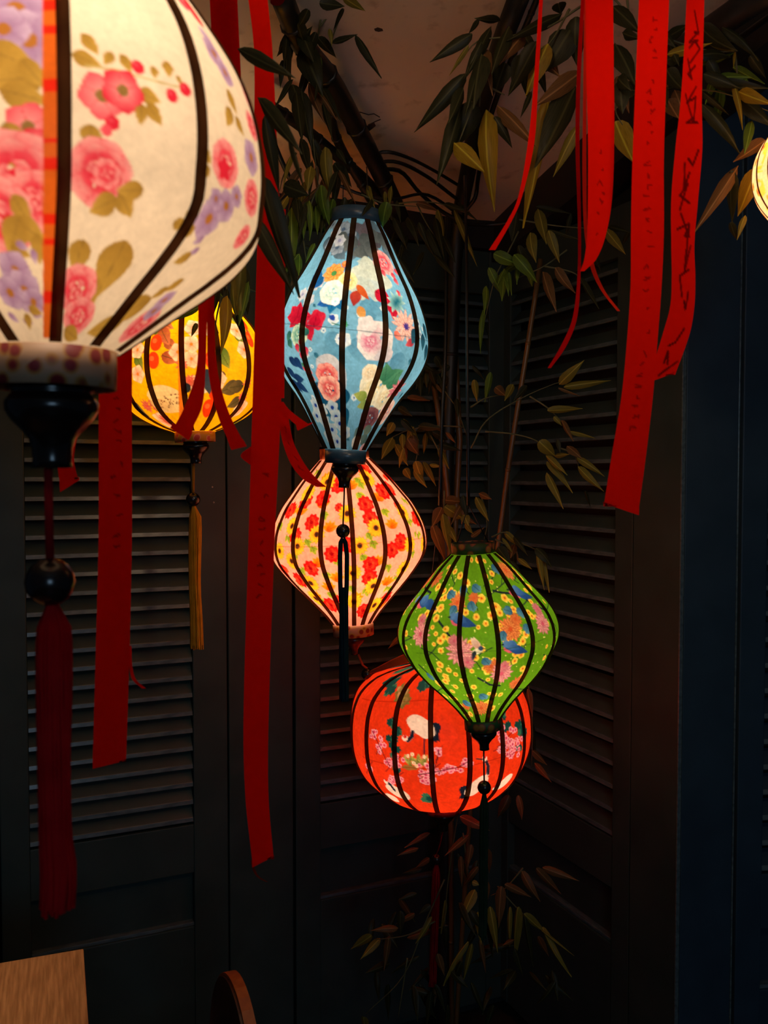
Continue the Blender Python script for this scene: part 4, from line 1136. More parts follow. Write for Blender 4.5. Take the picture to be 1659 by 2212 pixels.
# the blue lantern's doubled navy tassel, and the peach lantern's tassel lying on the red globe
blue = [o for o in COL.objects if o.get('label', '').startswith('blue lantern')][0]
inv = blue.matrix_basis.inverted()
navy = cloth_mat('navy_silk', (14, 30, 42), (24, 44, 58), trans=0.1)
for dx in (-1, 1):
    pts = [at(741, 1163, 1.74), at(741 + 5 * dx, 1172, 1.74), at(742 + 7.5 * dx, 1200, 1.74), at(742 + 7 * dx, 1260, 1.74), at(742 + 5 * dx, 1300, 1.74)]
    tube('tassel_loop', [inv @ q for q in pts], 5.0 * 1.74 / F, navy, blue, 8)
make_tassel(blue, inv, 1.74, ([(742, 1270, 9), (742, 1330, 10), (742, 1430, 10), (743, 1515, 10)], 50, navy, 3.0))
inv = PE.matrix_basis.inverted()
geo = []
for k in range(34):
    q = (k / 33 - .5) * 2
    path = [(800, 1452 + 2 * q, 1.985), (815, 1447 + 4 * q, 1.955), (845, 1434 + 7 * q, 1.915), (872, 1424 + 9 * q, 1.90), (895, 1416 + 10 * q, 1.905)]
    geo.append(tube_geo([inv @ at(*c) for c in path], 0.0015, 4, cap=False))
V, Fc = join_geo(geo)
o = mesh_obj('tassel', V, Fc, cloth_mat('orange_silk', (226, 84, 50), (240, 110, 66), trans=0.3), PE, smooth=True); o['kind'] = 'stuff'

# ------------------------------------------------------------------ red wish ribbons
RIB_BASE = (240, 22, 6)
def ribbon_mat():
    return cloth_mat('red_ribbon_cloth', attr='ink', trans=0.35, scale=90, weave=0.07)
M['ribbon'] = ribbon_mat()

def scribble(cv, u0, u1, kind, h):
    """handwriting running along the ribbon (u across 0..1, rows along)"""
    W, H = cv.shape[1], cv.shape[0]
    ink = np.array((110, 8, 6) if kind == 'bold' else (170, 12, 6), float)
    r_ = random.Random(h)
    y = H * u0
    while y < H * u1:
        n = r_.randint(2, 3)
        x0 = W * (0.52 + r_.uniform(-.08, .08)); wd = W * (0.3 if kind == 'bold' else 0.12); ht = (44 if kind == 'bold' else 8)
        pts = [(x0 + r_.uniform(-wd, wd), y + r_.uniform(0, ht)) for _ in range(n + 1)]
        for (xa, ya), (xb_, yb) in zip(pts[:-1], pts[1:]):
            for t in np.linspace(0, 1, 24):
                cx, cy = xa + (xb_ - xa) * t, ya + (yb - ya) * t
                rr = 1.7 if kind == 'bold' else 0.8
                i0, i1 = max(0, int(cy - 3)), min(H, int(cy + 4)); j0, j1 = max(0, int(cx - 3)), min(W, int(cx + 4))
                if i1 <= i0 or j1 <= j0: continue
                yy, xx = np.mgrid[i0:i1, j0:j1]
                m = np.clip(rr + .5 - np.hypot(xx - cx, yy - cy), 0, 1)[..., None] * (.8 if kind == 'bold' else .6)
                cv[i0:i1, j0:j1] = cv[i0:i1, j0:j1] * (1 - m) + ink * m
        y += (26 if kind == 'bold' else 15) * r_.uniform(.8, 1.3) + (14 if r_.random() < .2 else 0)

def ribbon(label, rows, Y, ink=None, base=RIB_BASE, hang=True, cut=0.0, seed=1, cols=8, name='ribbon'):
    """rows = [(x left, x right, y[, depth offset left, right])] down the ribbon"""
    R_ = [tuple(r) + (0, 0)[: 5 - len(r)] if len(r) < 5 else r for r in rows]
    R_ = [(r[0], r[1], r[2], r[3] if len(r) > 3 else 0, r[4] if len(r) > 4 else 0) for r in R_]
    n = max(24, int(abs(R_[-1][2] - R_[0][2]) / (3 if ink else 12)))
    if ink: cols = 24
    arr = np.array([((r[0] + r[1]) / 2, r[2], r[1] - r[0], r[3], r[4]) for r in R_], float)
    sp = smooth_path(arr, n)
    V, Fc = [], []
    org = at(sp[0][0], sp[0][1], Y)
    if hang:
        top = ceil_z(org.x, org.y) - 0.004
        org = Vector((org.x, org.y, top))
    ext = 0
    if hang and rows[0][2] <= 0:
        p0 = at(sp[0][0], sp[0][1], Y)
        k = 10; ext = k
        for i in range(k):
            z = org.z + (p0.z - org.z) * i / k
            hw = sp[0][2] / 2 * Y / F
            for c in range(cols + 1):
                V.append(Vector((p0.x + (c / cols * 2 - 1) * hw, p0.y, z)))
    for i, (cx, cy, w, dl, dr) in enumerate(sp):
        for c in range(cols + 1):
            t = c / cols
            yy = cy + (cut * (t - .5) if i == len(sp) - 1 else cut * (t - .5) * (1 if i > len(sp) - 3 else 0))
            V.append(at(cx + (t - .5) * w, yy, Y + dl + (dr - dl) * t))
    nr = len(V) // (cols + 1)
    for i in range(nr - 1):
        for c in range(cols):
            a = i * (cols + 1) + c
            Fc.append((a, a + 1, a + cols + 2, a + cols + 1))
    o = mesh_obj(name, [v - org for v in V], Fc, M['ribbon'], smooth=True)
    o.location = org
    H = n; Wc = cols + 1
    cv = np.empty((H * 2, 48, 3)); cv[:] = np.array(base, float)
    if ink: scribble(cv, ink[1], ink[2], ink[0], seed)
    rgba = np.ones((len(V), 4), dtype=np.float32)
    rgba[:, :3] = lin(base)
    img = lin(cv)
    for i in range(n):
        for c in range(cols + 1):
            rgba[(i + ext) * (cols + 1) + c, :3] = img[min(2 * i, H * 2 - 1), int(c / cols * 47)]
    ca = o.data.color_attributes.new('ink', 'FLOAT_COLOR', 'POINT'); ca.data.foreach_set('color', rgba.ravel())
    tag(o, label, 'ribbon', 'red wish ribbons hanging from the ceiling')
    return o

ribbon('broad red ribbon hanging straight in front of the left shutter', [(214, 290, -20), (214, 287, 500), (213, 285, 900), (213, 285, 1150), (207, 280, 1400), (200, 272, 1652)], 0.98, ('faint', .52, .72), cut=-18, seed=3)
ribbon('long red ribbon between the yellow and blue lanterns, lowest ribbon end', [(534, 576, -20), (548, 588, 100), (550, 598, 300), (556, 606, 480), (552, 612, 650), (546, 608, 850), (536, 592, 1200), (526, 580, 1560), (530, 580, 1720), (545, 592, 1862)], 1.14, ('faint', .55, .7), cut=-24, seed=5)
ribbon('short red ribbon piece behind the long ribbon, its top end showing', [(560, 617, 452), (556, 615, 700), (556, 614, 860)], 1.16, hang=False, seed=8)
ribbon('dark red ribbon at the top edge behind the white lantern', [(452, 512, -20), (458, 517, 90), (470, 524, 240), (480, 530, 420)], 1.20, base=(190, 10, 8))
ribbon('narrow red ribbon curling left across the yellow lantern', [(380, 400, -20), (400, 422, 300), (425, 452, 560), (428, 447, 700), (424, 444, 800), (398, 436, 880), (367, 408, 938)], 1.02, cut=26)
ribbon('narrow red ribbon curling right across the yellow lantern', [(384, 404, -20), (408, 428, 300), (444, 462, 560), (447, 463, 680), (450, 470, 800), (468, 494, 890), (500, 533, 968)], 1.04, cut=-8)
ribbon('red ribbon tip poking out left of the long ribbon', [(545, 562, 962), (520, 560, 984), (540, 560, 1004)], 1.165, hang=False)
ribbon('short red ribbon end lifting toward the blue lantern', [(596, 612, 868), (603, 622, 882), (622, 646, 902), (644, 676, 922)], 1.165, hang=False, cut=-16)
ribbon('curved red ribbon with faint writing crossing the peach lantern', [(600, 621, 880), (604, 626, 920), (612, 636, 960), (630, 660, 1005), (656, 686, 1036), (684, 706, 1052)], 1.18, ('faint', .2, .9), hang=False, seed=9)
ribbon('short red ribbon end under the white lantern, behind its finial', [(140, 172, 880), (138, 170, 930), (124, 160, 990), (130, 172, 1050)], 0.99, hang=False, cut=-26)
ribbon('thin red ribbon tip flicking out right of the broad left ribbon', [(276, 284, 1395), (279, 286, 1440), (286, 294, 1468), (306, 316, 1487)], 0.985, hang=False)
ribbon('frayed red ribbon thread below the long ribbon end', [(541, 546, 1858), (546, 552, 1880), (556, 562, 1895), (574, 580, 1905)], 1.145, hang=False, base=(110, 40, 24))
ribbon('thin red ribbon strand swinging left before the ceiling', [(1166, 1174, -20), (1152, 1162, 190), (1140, 1154, 310), (1118, 1126, 430), (1094, 1104, 480), (1056, 1070, 540)], 1.22)
ribbon('thin dark red ribbon strand with the lowest thin end', [(1256, 1264, -20), (1246, 1255, 160), (1243, 1252, 300), (1248, 1255, 480), (1247, 1254, 600), (1236, 1246, 690), (1210, 1222, 750), (1183, 1190, 795)], 1.18, base=(190, 10, 12))
ribbon('thin bright red ribbon edge with its tip swinging right', [(1262, 1268, -20), (1259, 1267, 250), (1258, 1267, 380), (1262, 1270, 500), (1276, 1286, 580), (1300, 1308, 630), (1333, 1340, 672)], 1.22, base=(226, 50, 26))
ribbon('broad red ribbon curling to a point on its left', [(1265, 1324, -20), (1266, 1326, 150), (1270, 1327, 300), (1270, 1322, 430), (1268, 1308, 510), (1262, 1288, 560), (1253, 1262, 586)], 1.12, ('faint', .55, .9), seed=12)
ribbon('longest broad red ribbon at right with small writing', [(1381, 1446, -20), (1374, 1440, 150), (1366, 1434, 350), (1363, 1434, 500), (1362, 1429, 620), (1354, 1420, 740), (1342, 1410, 860), (1322, 1396, 980), (1303, 1380, 1100)], 1.08, ('faint', .05, .85), cut=26, seed=14)
ribbon('rightmost red ribbon with bold dark handwriting', [(1484, 1522, -20), (1478, 1519, 100), (1470, 1516, 220), (1459, 1517, 320), (1450, 1508, 430), (1450, 1500, 530), (1451, 1502, 600), (1448, 1500, 660), (1432, 1490, 720), (1402, 1456, 816)], 1.10, ('bold', .03, .97), cut=-20, seed=21)
ribbon('dim red ribbon among the leaves below the globe lantern', [(934, 950, 1876), (932, 948, 1950), (928, 946, 2050), (925, 942, 2132)], 2.12, hang=False, base=(120, 10, 20))
ribbon('red ribbon scrap at the top edge in the bamboo', [(588, 622, -20), (584, 612, 6), (590, 604, 12)], 1.5, base=(90, 10, 10))

# ------------------------------------------------------------------ bamboo poles and cables
def px_path(pts, n):
    sp = smooth_path(pts, n)
    return [at(x, y, min(Y, ceil_Y(x, y, 0.04))) for x, y, Y in sp]

def pole(label, pts, wpx, mat, n=14, nodes=True):
    path = px_path(pts, n)
    base = path[-1].copy()
    o_ = empty('bamboo_pole', base)
    tag(o_, label, 'pole', 'bamboo poles of the corner')
    r = wpx * pts[len(pts) // 2][2] / F / 2
    tube('culm', [q - base for q in path], r, mat, o_, 10)
    if nodes:
        for i in range(2, n - 1, 3):
            a, b = path[i], path[i + 1]
            d = (b - a).normalized() * 0.004
            tube('node_ring', [a - d - base, a - base, a + d - base], [r * 1.04, r * 1.16, r * 1.04], mat, o_, 10)
    return o_

pole('thick dark bamboo pole right of the blue lantern, bent at the ceiling', [(1130, -30, 1.95), (1077, 109, 2.1), (1032, 253, 2.25), (1012, 365, 2.36), (994, 456, 2.4), (984, 540, 2.42), (974, 760, 2.42), (965, 1000, 2.42), (962, 1500, 2.42), (960, 2300, 2.42)], 32, M['pole'], 24)
pole('black slanting pole at the ceiling above the blue lantern', [(600, -30, 1.75), (650, 90, 1.85), (712, 170, 1.95), (770, 275, 2.05), (822, 375, 2.15), (866, 470, 2.25)], 40, M['pole'])
pole('black side pole crossing left behind the slanting pole', [(560, 215, 1.9), (640, 265, 1.98), (720, 330, 2.08), (800, 400, 2.2), (856, 480, 2.3)], 24, M['pole'])
pole('short black pole fork left of the slanting pole', [(715, 205, 2.0), (718, 270, 2.05), (742, 330, 2.1), (800, 430, 2.2)], 20, M['pole'])
pole('brown lit bamboo pole leaning by the right shutter', [(1168, 560, 2.30), (1147, 700, 2.30), (1120, 870, 2.30), (1098, 1010, 2.30), (1081, 1141, 2.30), (1060, 1300, 2.30), (1020, 1700, 2.30), (980, 2300, 2.30)], 11, M['pole_gold'], 20)
pole('brown lit bamboo pole in the corner behind the leaves', [(980, 700, 2.44), (988, 870, 2.44), (993, 970, 2.44), (985, 1075, 2.44), (980, 1300, 2.44), (975, 1700, 2.44), (970, 2300, 2.44)], 14, M['pole_gold'], 20)
pole('olive bamboo pole left of the corner poles', [(932, 800, 2.40), (948, 900, 2.40), (960, 1000, 2.40), (968, 1080, 2.40), (972, 1300, 2.40), (976, 2300, 2.40)], 12, M['pole_gold'], 18)
pole('thin dark bamboo pole beside the thick one at the top', [(1172, -30, 1.9), (1130, 70, 2.0), (1100, 140, 2.1), (1060, 250, 2.2), (1036, 350, 2.3)], 11, M['pole'])

def cable(label, pts, wpx, mat=None, n=18):
    path = px_path(pts, n); base = path[0].copy()
    r = wpx * pts[0][2] / F / 2
    o_ = tube('cable', [q - base for q in path], r, mat or M['cable'], None, 6)
    o_.location = base
    return tag(o_, label, 'cable', 'black cables along the ceiling')
cable('upper black cable arching right from the slanting pole', [(790, 345, 2.1), (830, 328, 2.15), (880, 340, 2.2), (940, 370, 2.25), (993, 402, 2.3)], 8)
cable('second black cable arching under the first', [(800, 352, 2.12), (857, 350, 2.18), (920, 380, 2.24), (987, 430, 2.32)], 8)
cable('lower black cable sweeping from the slanting pole', [(820, 365, 2.15), (865, 370, 2.2), (905, 415, 2.28), (960, 460, 2.34), (1012, 484, 2.36)], 9)
cable('black cable loop at the top of the bent bamboo pole', [(1040, 340, 2.3), (1032, 390, 2.32), (1026, 428, 2.33), (1006, 456, 2.36), (1000, 480, 2.38)], 9)
cable('black cable along the top of the back wall', [(985, 480, 2.38), (1020, 484, 2.4), (1060, 486, 2.42), (1112, 478, 2.40)], 9)
cable('black cable hanging straight down beside the bamboo', [(1004, 380, 1.9), (1008, 560, 1.76), (1009, 760, 1.70), (1011, 960, 1.68), (1012, 1092, 1.68)], 6)
cable('black cable hanging down left of the bamboo', [(964, 470, 2.1), (962, 760, 2.02), (955, 900, 2.0), (950, 1092, 2.0)], 7)
cable('slack black cable crossing above the blue lantern', [(720, 395, 2.1), (780, 420, 2.12), (850, 430, 2.15), (920, 420, 2.2), (1000, 470, 2.35)], 7)
cable('black cable slanting behind the long red ribbon at the ceiling', [(585, 290, 2.0), (605, 340, 2.03), (628, 390, 2.06), (650, 430, 2.1)], 12)
cable('straight black cable beside the ceiling tube at top right', [(1500, 150, 1.9), (1575, 98, 1.75), (1640, 52, 1.63), (1720, -5, 1.52)], 12)

# dark tube slung under the canvas at the top right
pth = [at(1440, 130, 1.86), at(1545, 58, 1.66), (at(1545, 58, 1.66) * 2 - at(1440, 130, 1.86))]
o = tube('ceiling_tube', [q - pth[0] for q in pth], 0.024, M['beam'], None, 14); o.location = pth[0]
tag(o, 'thick black tube slung under the canvas at top right', 'tube')

# ------------------------------------------------------------------ bamboo leaves
def leaf_mesh(kind, mat):
    """unit leaf along +X, normal +Z, folded at the midrib"""
    us = [0, .05, .16, .32, .52, .72, .88, 1.0]
    hw = [.06, .27, .44, .5, .42, .26, .11, .0]
    V, Fc = [], []
    for u, w in zip(us, hw):
        if kind == 0: z = -.10 * u * u
        elif kind == 1: z = .12 * math.sin(PI * u) - .05 * u
        else: z = -.16 * max(0, u - .45) ** 1.3
        wob = .03 * math.sin(9 * u + kind)
        V += [(u, w + wob * w, z - .05 * w * 2), (u, 0, z + .035), (u, -w + wob * w, z - .05 * w * 2)]
    for i in range(len(us) - 1):
        a = 3 * i
        Fc += [(a, a + 3, a + 4, a + 1), (a + 1, a + 4, a + 5, a + 2)]
    me = bpy.data.meshes.new('leaf'); me.from_pydata(V, [], Fc); me.materials.append(mat)
    me.polygons.foreach_set('use_smooth', [True] * len(Fc)); me.update()
    return me
LEAFME = [[leaf_mesh(k, m) for k in range(3)] for m in LEAFM]
CAMP = Vector((0, 0, EYE))

def leaf(root, bx, by, tx, ty, w, Y, c=0, dY=None):
    dY = random.uniform(-.05, .03) if dY is None else dY
    j = random.uniform(-.02, .02)
    p0 = at(bx, by, min(Y + j, ceil_Y(bx, by, 0.05))); p1 = at(tx, ty, min(Y + j + dY, ceil_Y(tx, ty, 0.05)))
    x = p1 - p0; L = x.length
    if L < 1e-4: return
    x.normalize()
    view = (CAMP - (p0 + p1) / 2).normalized()
    z = (view - x * view.dot(x)).normalized()
    z = Matrix.Rotation(random.uniform(-.55, .55), 3, x) @ z
    y = z.cross(x)
    W = w * Y / F * 1.06
    o = bpy.data.objects.new('leaf', random.choice(LEAFME[c]))
    link(o, root)
    m = Matrix(((x.x * L, y.x * W, z.x * L, p0.x), (x.y * L, y.y * W, z.y * L, p0.y), (x.z * L, y.z * W, z.z * L, p0.z), (0, 0, 0, 1)))
    o.matrix_basis = root.matrix_basis.inverted() @ m
    return o

def spray(label, anchor, Y, twigs, leaves, fill=(), up=None):
    """twigs: [[(x, y), ...]]; leaves: [(base x, base y, tip x, tip y, width, colour[, depth shift])]"""
    root = empty('bamboo_spray', at(*anchor, Y))
    tag(root, label, 'bamboo', 'leafy bamboo sprays')
    inv_ = root.matrix_basis.inverted()
    for tw in twigs:
        dz = 0
        if isinstance(tw, tuple): dz, tw = tw
        path = [inv_ @ at(x, y, Y + dz + .012) for x, y in smooth_path(tw, max(6, 4 * len(tw)))]
        k = len(path)
        tube('twig', path, [0.0022 - 0.0014 * i / (k - 1) for i in range(k)], M['twig'], root, 5)
    for lf in leaves:
        leaf(root, *lf[:5], Y + (lf[6] if len(lf) > 6 else 0), lf[5])
    for (n, x0, y0, x1, y1, L, w, cols_, spread) in fill:
        for _ in range(n):
            bx, by = random.uniform(x0, x1), random.uniform(y0, y1)
            a = math.radians(random.gauss(90, spread)); l = L * random.uniform(.7, 1.25)
            leaf(root, bx, by, bx + math.cos(a) * l, by + math.sin(a) * l, w * random.uniform(.7, 1.2), Y + random.uniform(-.02, .10), random.choice(cols_))
    return root

D, O, YL, B, G = 0, 1, 2, 3, 4
spray('large dark leaves in front of the long ribbon, beside the white lantern', (560, 60), 1.02,
      [[(566, 340), (560, 400), (548, 460)]],
      [(516, 106, 630, 166, 30, D), (560, 212, 645, 330, 34, D), (625, 300, 660, 400, 12, D), (566, 380, 640, 644, 44, D), (544, 462, 634, 628, 34, D), (508, 520, 524, 668, 46, O), (520, 560, 512, 660, 18, O), (572, 250, 600, 420, 30, D)])
spray('hanging bamboo leaves up at the ceiling, left of centre', (690, -10), 1.72,
      [[(700, -10), (690, 60), (672, 180), (676, 300), (690, 420)], [(745, 12), (722, 70), (716, 98)], [(640, 330), (612, 380), (604, 412)], [(690, 60), (720, 20), (740, 0)]],
      [(620, 70, 614, 146, 15, D), (632, 172, 597, 232, 13, D), (632, 183, 656, 264, 30, D), (652, 198, 672, 322, 30, D), (668, 180, 702, 268, 20, B), (655, 100, 697, 208, 50, D), (678, 120, 694, 206, 34, G), (687, 80, 727, 128, 22, D), (640, 118, 672, 58, 34, D), (650, 70, 678, 130, 30, D),
       (718, 93, 772, 76, 14, D), (768, 76, 826, 164, 18, D), (742, 18, 719, 72, 9, D), (742, -6, 792, 28, 18, O), (690, 6, 746, 14, 22, D), (712, 62, 717, 100, 10, O),
       (703, 318, 713, 424, 27, O), (672, 360, 664, 414, 23, O), (612, 400, 664, 420, 36, D), (722, 352, 758, 406, 28, D), (728, 322, 748, 352, 14, D), (640, 200, 652, 300, 26, D), (676, 300, 700, 400, 22, D), (650, 300, 668, 380, 24, D), (610, 130, 604, 190, 14, D), (696, 210, 716, 300, 16, D), (640, 40, 660, 110, 28, D), (666, 20, 640, 66, 20, D)],
      [(16, 620, 320, 750, 430, 80, 16, [D, D, B, O], 24), (10, 620, 40, 700, 200, 80, 18, [D, D, D, B], 26), (8, 760, 400, 860, 440, 50, 12, [D, D, O], 40)])
spray('green bamboo leaves hanging beside the blue lantern shoulder', (650, 400), 1.72,
      [[(690, 400), (672, 440), (655, 520)], [(655, 520), (664, 580)], [(780, 420), (830, 440), (900, 446)]],
      [(630, 450, 629, 592, 28, G), (668, 434, 670, 520, 16, G), (656, 470, 655, 514, 11, G), (646, 550, 647, 592, 18, G), (680, 526, 660, 568, 13, G), (690, 408, 701, 474, 22, G), (694, 400, 712, 492, 24, G), (836, 436, 826, 492, 28, G), (640, 430, 646, 480, 20, D), (660, 440, 640, 520, 14, D), (720, 430, 708, 480, 18, G)],
      [(12, 620, 420, 700, 560, 56, 16, [D, D, G], 22), (10, 600, 480, 640, 600, 60, 16, [D, B], 20)])
spray('bamboo leaves drooping over the top of the yellow lantern', (470, 560), 1.62,
      [[(490, 560), (488, 640), (480, 690), (478, 745)], [(440, 590), (424, 650), (400, 680)], [(478, 640), (466, 700), (472, 720)]],
      [(432, 662, 369, 694, 15, G, -.05), (425, 698, 412, 730, 11, O, -.05), (490, 640, 479, 764, 28, YL, -.04), (400, 640, 380, 664, 13, D), (470, 600, 462, 680, 20, D), (505, 600, 520, 720, 22, O), (536, 610, 520, 700, 20, G), (528, 580, 535, 650, 18, D), (470, 610, 452, 650, 16, O), (512, 680, 530, 740, 16, D)],
      [(14, 380, 590, 540, 640, 46, 16, [D, D, O, G], 35)])
spray('big bamboo leaves against the ceiling between pole and ribbons', (1150, -10), 1.45,
      [[(1260, 10), (1180, 60), (1090, 80), (1030, 90), (990, 140)], [(1050, 90), (1040, 160), (1036, 230)], [(1230, 20), (1190, 90), (1160, 110)], [(1036, 200), (1010, 260), (990, 310)], [(1060, 190), (1090, 205)]],
      [(1020, 74, 928, 132, 27, D), (1080, 44, 1030, 44, 18, D), (1034, 42, 1012, 74, 12, D), (1006, 160, 894, 284, 34, D), (994, 230, 947, 394, 31, D), (1022, 222, 984, 320, 54, D), (982, 310, 1044, 368, 36, YL), (1052, 240, 1066, 455, 42, YL), (1068, 252, 1107, 320, 22, D), (1075, 230, 1158, 312, 30, B), (1042, 120, 1018, 224, 42, D), (1092, 136, 1068, 200, 40, D),
       (1160, 90, 1098, 208, 38, D), (1184, 96, 1134, 204, 40, YL), (1212, 32, 1098, 84, 26, D), (1184, 208, 1138, 490, 36, YL), (1242, 182, 1166, 358, 60, D), (1250, 270, 1194, 380, 26, O), (1254, 156, 1158, 228, 36, B), (1232, 66, 1178, 154, 62, D), (1244, 36, 1246, 144, 46, D), (1206, 6, 1212, 34, 30, D), (1148, 198, 1125, 252, 11, D), (1040, 92, 1002, 168, 20, D), (1012, 98, 968, 162, 11, O), (1060, 60, 1010, 160, 24, D), (1000, 190, 975, 260, 26, D), (1030, 150, 1005, 250, 20, D), (1100, 60, 1060, 150, 30, D)],
      [(8, 1040, 60, 1250, 150, 80, 26, [D, D, D, B], 40)])
spray('bamboo leaves spreading behind the right-hand ribbons', (1400, -10), 1.42,
      [[(1320, -10), (1345, 20), (1350, 50)], [(1355, 0), (1358, 30), (1360, 52)], [(1400, 60), (1460, 90), (1535, 110), (1588, 112)], [(1588, 112), (1592, 160), (1590, 190)], [(1400, 160), (1480, 190), (1560, 200), (1660, 240)], [(1340, 180), (1330, 240), (1345, 270)]],
      [(1322, 14, 1380, 66, 36, D), (1346, 70, 1384, 84, 22, D), (1328, 96, 1372, 176, 44, D), (1336, 166, 1362, 196, 28, D), (1340, 174, 1344, 244, 40, D), (1330, 262, 1368, 356, 46, YL), (1440, 82, 1486, 54, 24, D), (1442, 118, 1538, 92, 20, YL), (1532, 92, 1590, 112, 13, O), (1588, 112, 1585, 145, 6, YL), (1584, 180, 1605, 280, 13, YL),
       (1512, 55, 1592, 112, 36, D), (1512, 140, 1588, 114, 15, G), (1510, 120, 1580, 122, 26, D), (1548, 168, 1624, 164, 25, G), (1538, 182, 1662, 194, 28, D), (1596, 198, 1668, 226, 27, YL), (1516, 198, 1577, 248, 15, D), (1516, 226, 1600, 332, 28, D), (1598, 212, 1672, 270, 36, D), (1624, 260, 1611, 328, 21, G), (1652, 302, 1586, 352, 30, B), (1592, 362, 1498, 505, 28, B), (1634, 364, 1594, 468, 38, YL), (1610, 466, 1592, 518, 13, O), (1580, 368, 1577, 484, 27, D), (1578, 480, 1590, 520, 16, D),
       (1440, 150, 1478, 196, 34, D), (1442, 215, 1466, 258, 32, B), (1446, 96, 1466, 140, 26, D), (1438, 130, 1482, 120, 26, D), (1520, 160, 1600, 190, 26, D), (1530, 130, 1560, 190, 24, D), (1560, 60, 1640, 130, 20, D), (1420, 60, 1460, 100, 26, D)],
      [(8, 1330, 150, 1480, 210, 70, 26, [D, D, B], 40), (6, 1520, 120, 1620, 190, 70, 22, [D, D, G], 50)])
spray('bamboo sprig beside the top of the bent pole, over the blue lantern', (960, 430), 2.05,
      [[(860, 440), (905, 436), (950, 440), (1010, 462)], [(900, 440), (920, 480), (945, 520)]],
      [(945, 453, 958, 534, 17, O), (980, 450, 1029, 572, 13, O), (924, 495, 963, 574, 19, D), (900, 438, 948, 456, 14, B), (990, 438, 1032, 478, 9, D), (905, 480, 930, 540, 16, D), (880, 470, 905, 530, 18, D), (850, 470, 880, 540, 16, D), (940, 470, 960, 560, 16, D), (960, 440, 1016, 458, 12, D), (830, 440, 850, 480, 14, D)],
      [(10, 850, 470, 960, 560, 56, 15, [D], 30)])
spray('bamboo sprig hanging before the right shutter under the beam', (1180, 440), 1.95,
      [[(1100, 470), (1150, 480), (1220, 490), (1320, 495)], [(1120, 500), (1090, 560), (1070, 600), (1045, 700)], [(1225, 540), (1175, 575), (1120, 600)], [(1175, 575), (1240, 590), (1270, 620)]],
      [(1158, 446, 1236, 464, 13, D), (1233, 462, 1218, 519, 11, D), (1162, 452, 1181, 524, 25, O), (1146, 503, 1157, 567, 25, O), (1185, 498, 1208, 568, 21, O), (1116, 458, 1107, 522, 32, D), (1066, 548, 1127, 574, 26, G), (1110, 550, 1161, 611, 27, G), (1056, 578, 1087, 642, 19, G), (1090, 582, 1074, 614, 11, G), (1050, 618, 1046, 680, 14, G), (1044, 670, 1037, 764, 12, G), (1174, 588, 1198, 672, 25, B), (1200, 578, 1242, 634, 22, B), (1254, 600, 1291, 666, 13, D), (1308, 496, 1350, 548, 21, O), (1314, 490, 1360, 502, 13, D), (1359, 499, 1344, 530, 11, D), (1284, 550, 1298, 588, 11, D), (1183, 496, 1256, 518, 9, D), (1120, 530, 1150, 590, 20, D), (1095, 600, 1100, 640, 10, G)],
      [(6, 1060, 540, 1150, 610, 50, 14, [D, G], 30)])
spray('bamboo twig with slim leaves reaching right over the shutter', (1018, 968), 2.0,
      [[(1018, 968), (1050, 910), (1125, 861), (1200, 828), (1212, 826)], [(1144, 856), (1184, 882), (1212, 910), (1232, 934)], [(1048, 932), (1110, 938), (1162, 954), (1182, 985)], [(1205, 966), (1240, 982), (1250, 1010)], [(1016, 880), (1050, 860), (1106, 850)]],
      [(1208, 830, 1262, 778, 23, O), (1218, 836, 1322, 820, 17, O), (1206, 838, 1254, 854, 7, B), (1182, 886, 1260, 884, 17, O), (1230, 932, 1287, 945, 10, O), (1164, 953, 1201, 987, 27, O), (1180, 984, 1222, 1026, 15, O), (1198, 985, 1228, 981, 11, O), (1181, 998, 1238, 1064, 17, O), (1181, 1022, 1218, 1097, 17, O), (1246, 988, 1306, 1029, 15, O), (1249, 1008, 1304, 1062, 17, O), (1225, 964, 1258, 990, 19, B), (1024, 820, 1031, 870, 15, O), (1060, 804, 1048, 870, 15, G), (1070, 836, 1094, 857, 20, B), (1108, 830, 1091, 867, 19, O), (1138, 833, 1111, 866, 17, D), (1196, 900, 1214, 920, 10, O), (1214, 908, 1236, 952, 12, B), (1264, 1060, 1276, 1098, 7, D), (1204, 950, 1210, 980, 10, D)])
spray('olive bamboo leaves right of the blue lantern foot', (930, 800), 2.22,
      [[(962, 770), (955, 830), (985, 880), (1008, 940)], [(1000, 922), (930, 920), (880, 930), (848, 944)], [(930, 940), (950, 980), (958, 1010)], [(905, 960), (896, 1010)]],
      [(848, 946, 824, 988, 23, O), (854, 960, 879, 1006, 19, O), (874, 1012, 888, 1036, 17, O), (894, 1016, 921, 1052, 15, O), (898, 996, 914, 1036, 21, O), (914, 998, 941, 1052, 15, O), (928, 1004, 954, 1008, 9, O), (880, 948, 905, 984, 23, B), (880, 858, 929, 868, 15, B), (904, 920, 957, 926, 17, D), (850, 913, 834, 942, 19, O), (960, 810, 964, 838, 15, D), (943, 830, 961, 852, 9, B), (963, 934, 983, 957, 9, B), (940, 770, 954, 798, 17, D), (930, 800, 944, 840, 15, D), (986, 860, 990, 900, 12, D), (900, 780, 936, 800, 18, D), (915, 800, 900, 840, 18, D), (1020, 790, 1046, 820, 10, D), (860, 880, 890, 900, 16, D)],
      [(14, 850, 900, 950, 990, 44, 14, [D, D, B, O], 40), (10, 900, 760, 980, 840, 44, 14, [D], 40)])
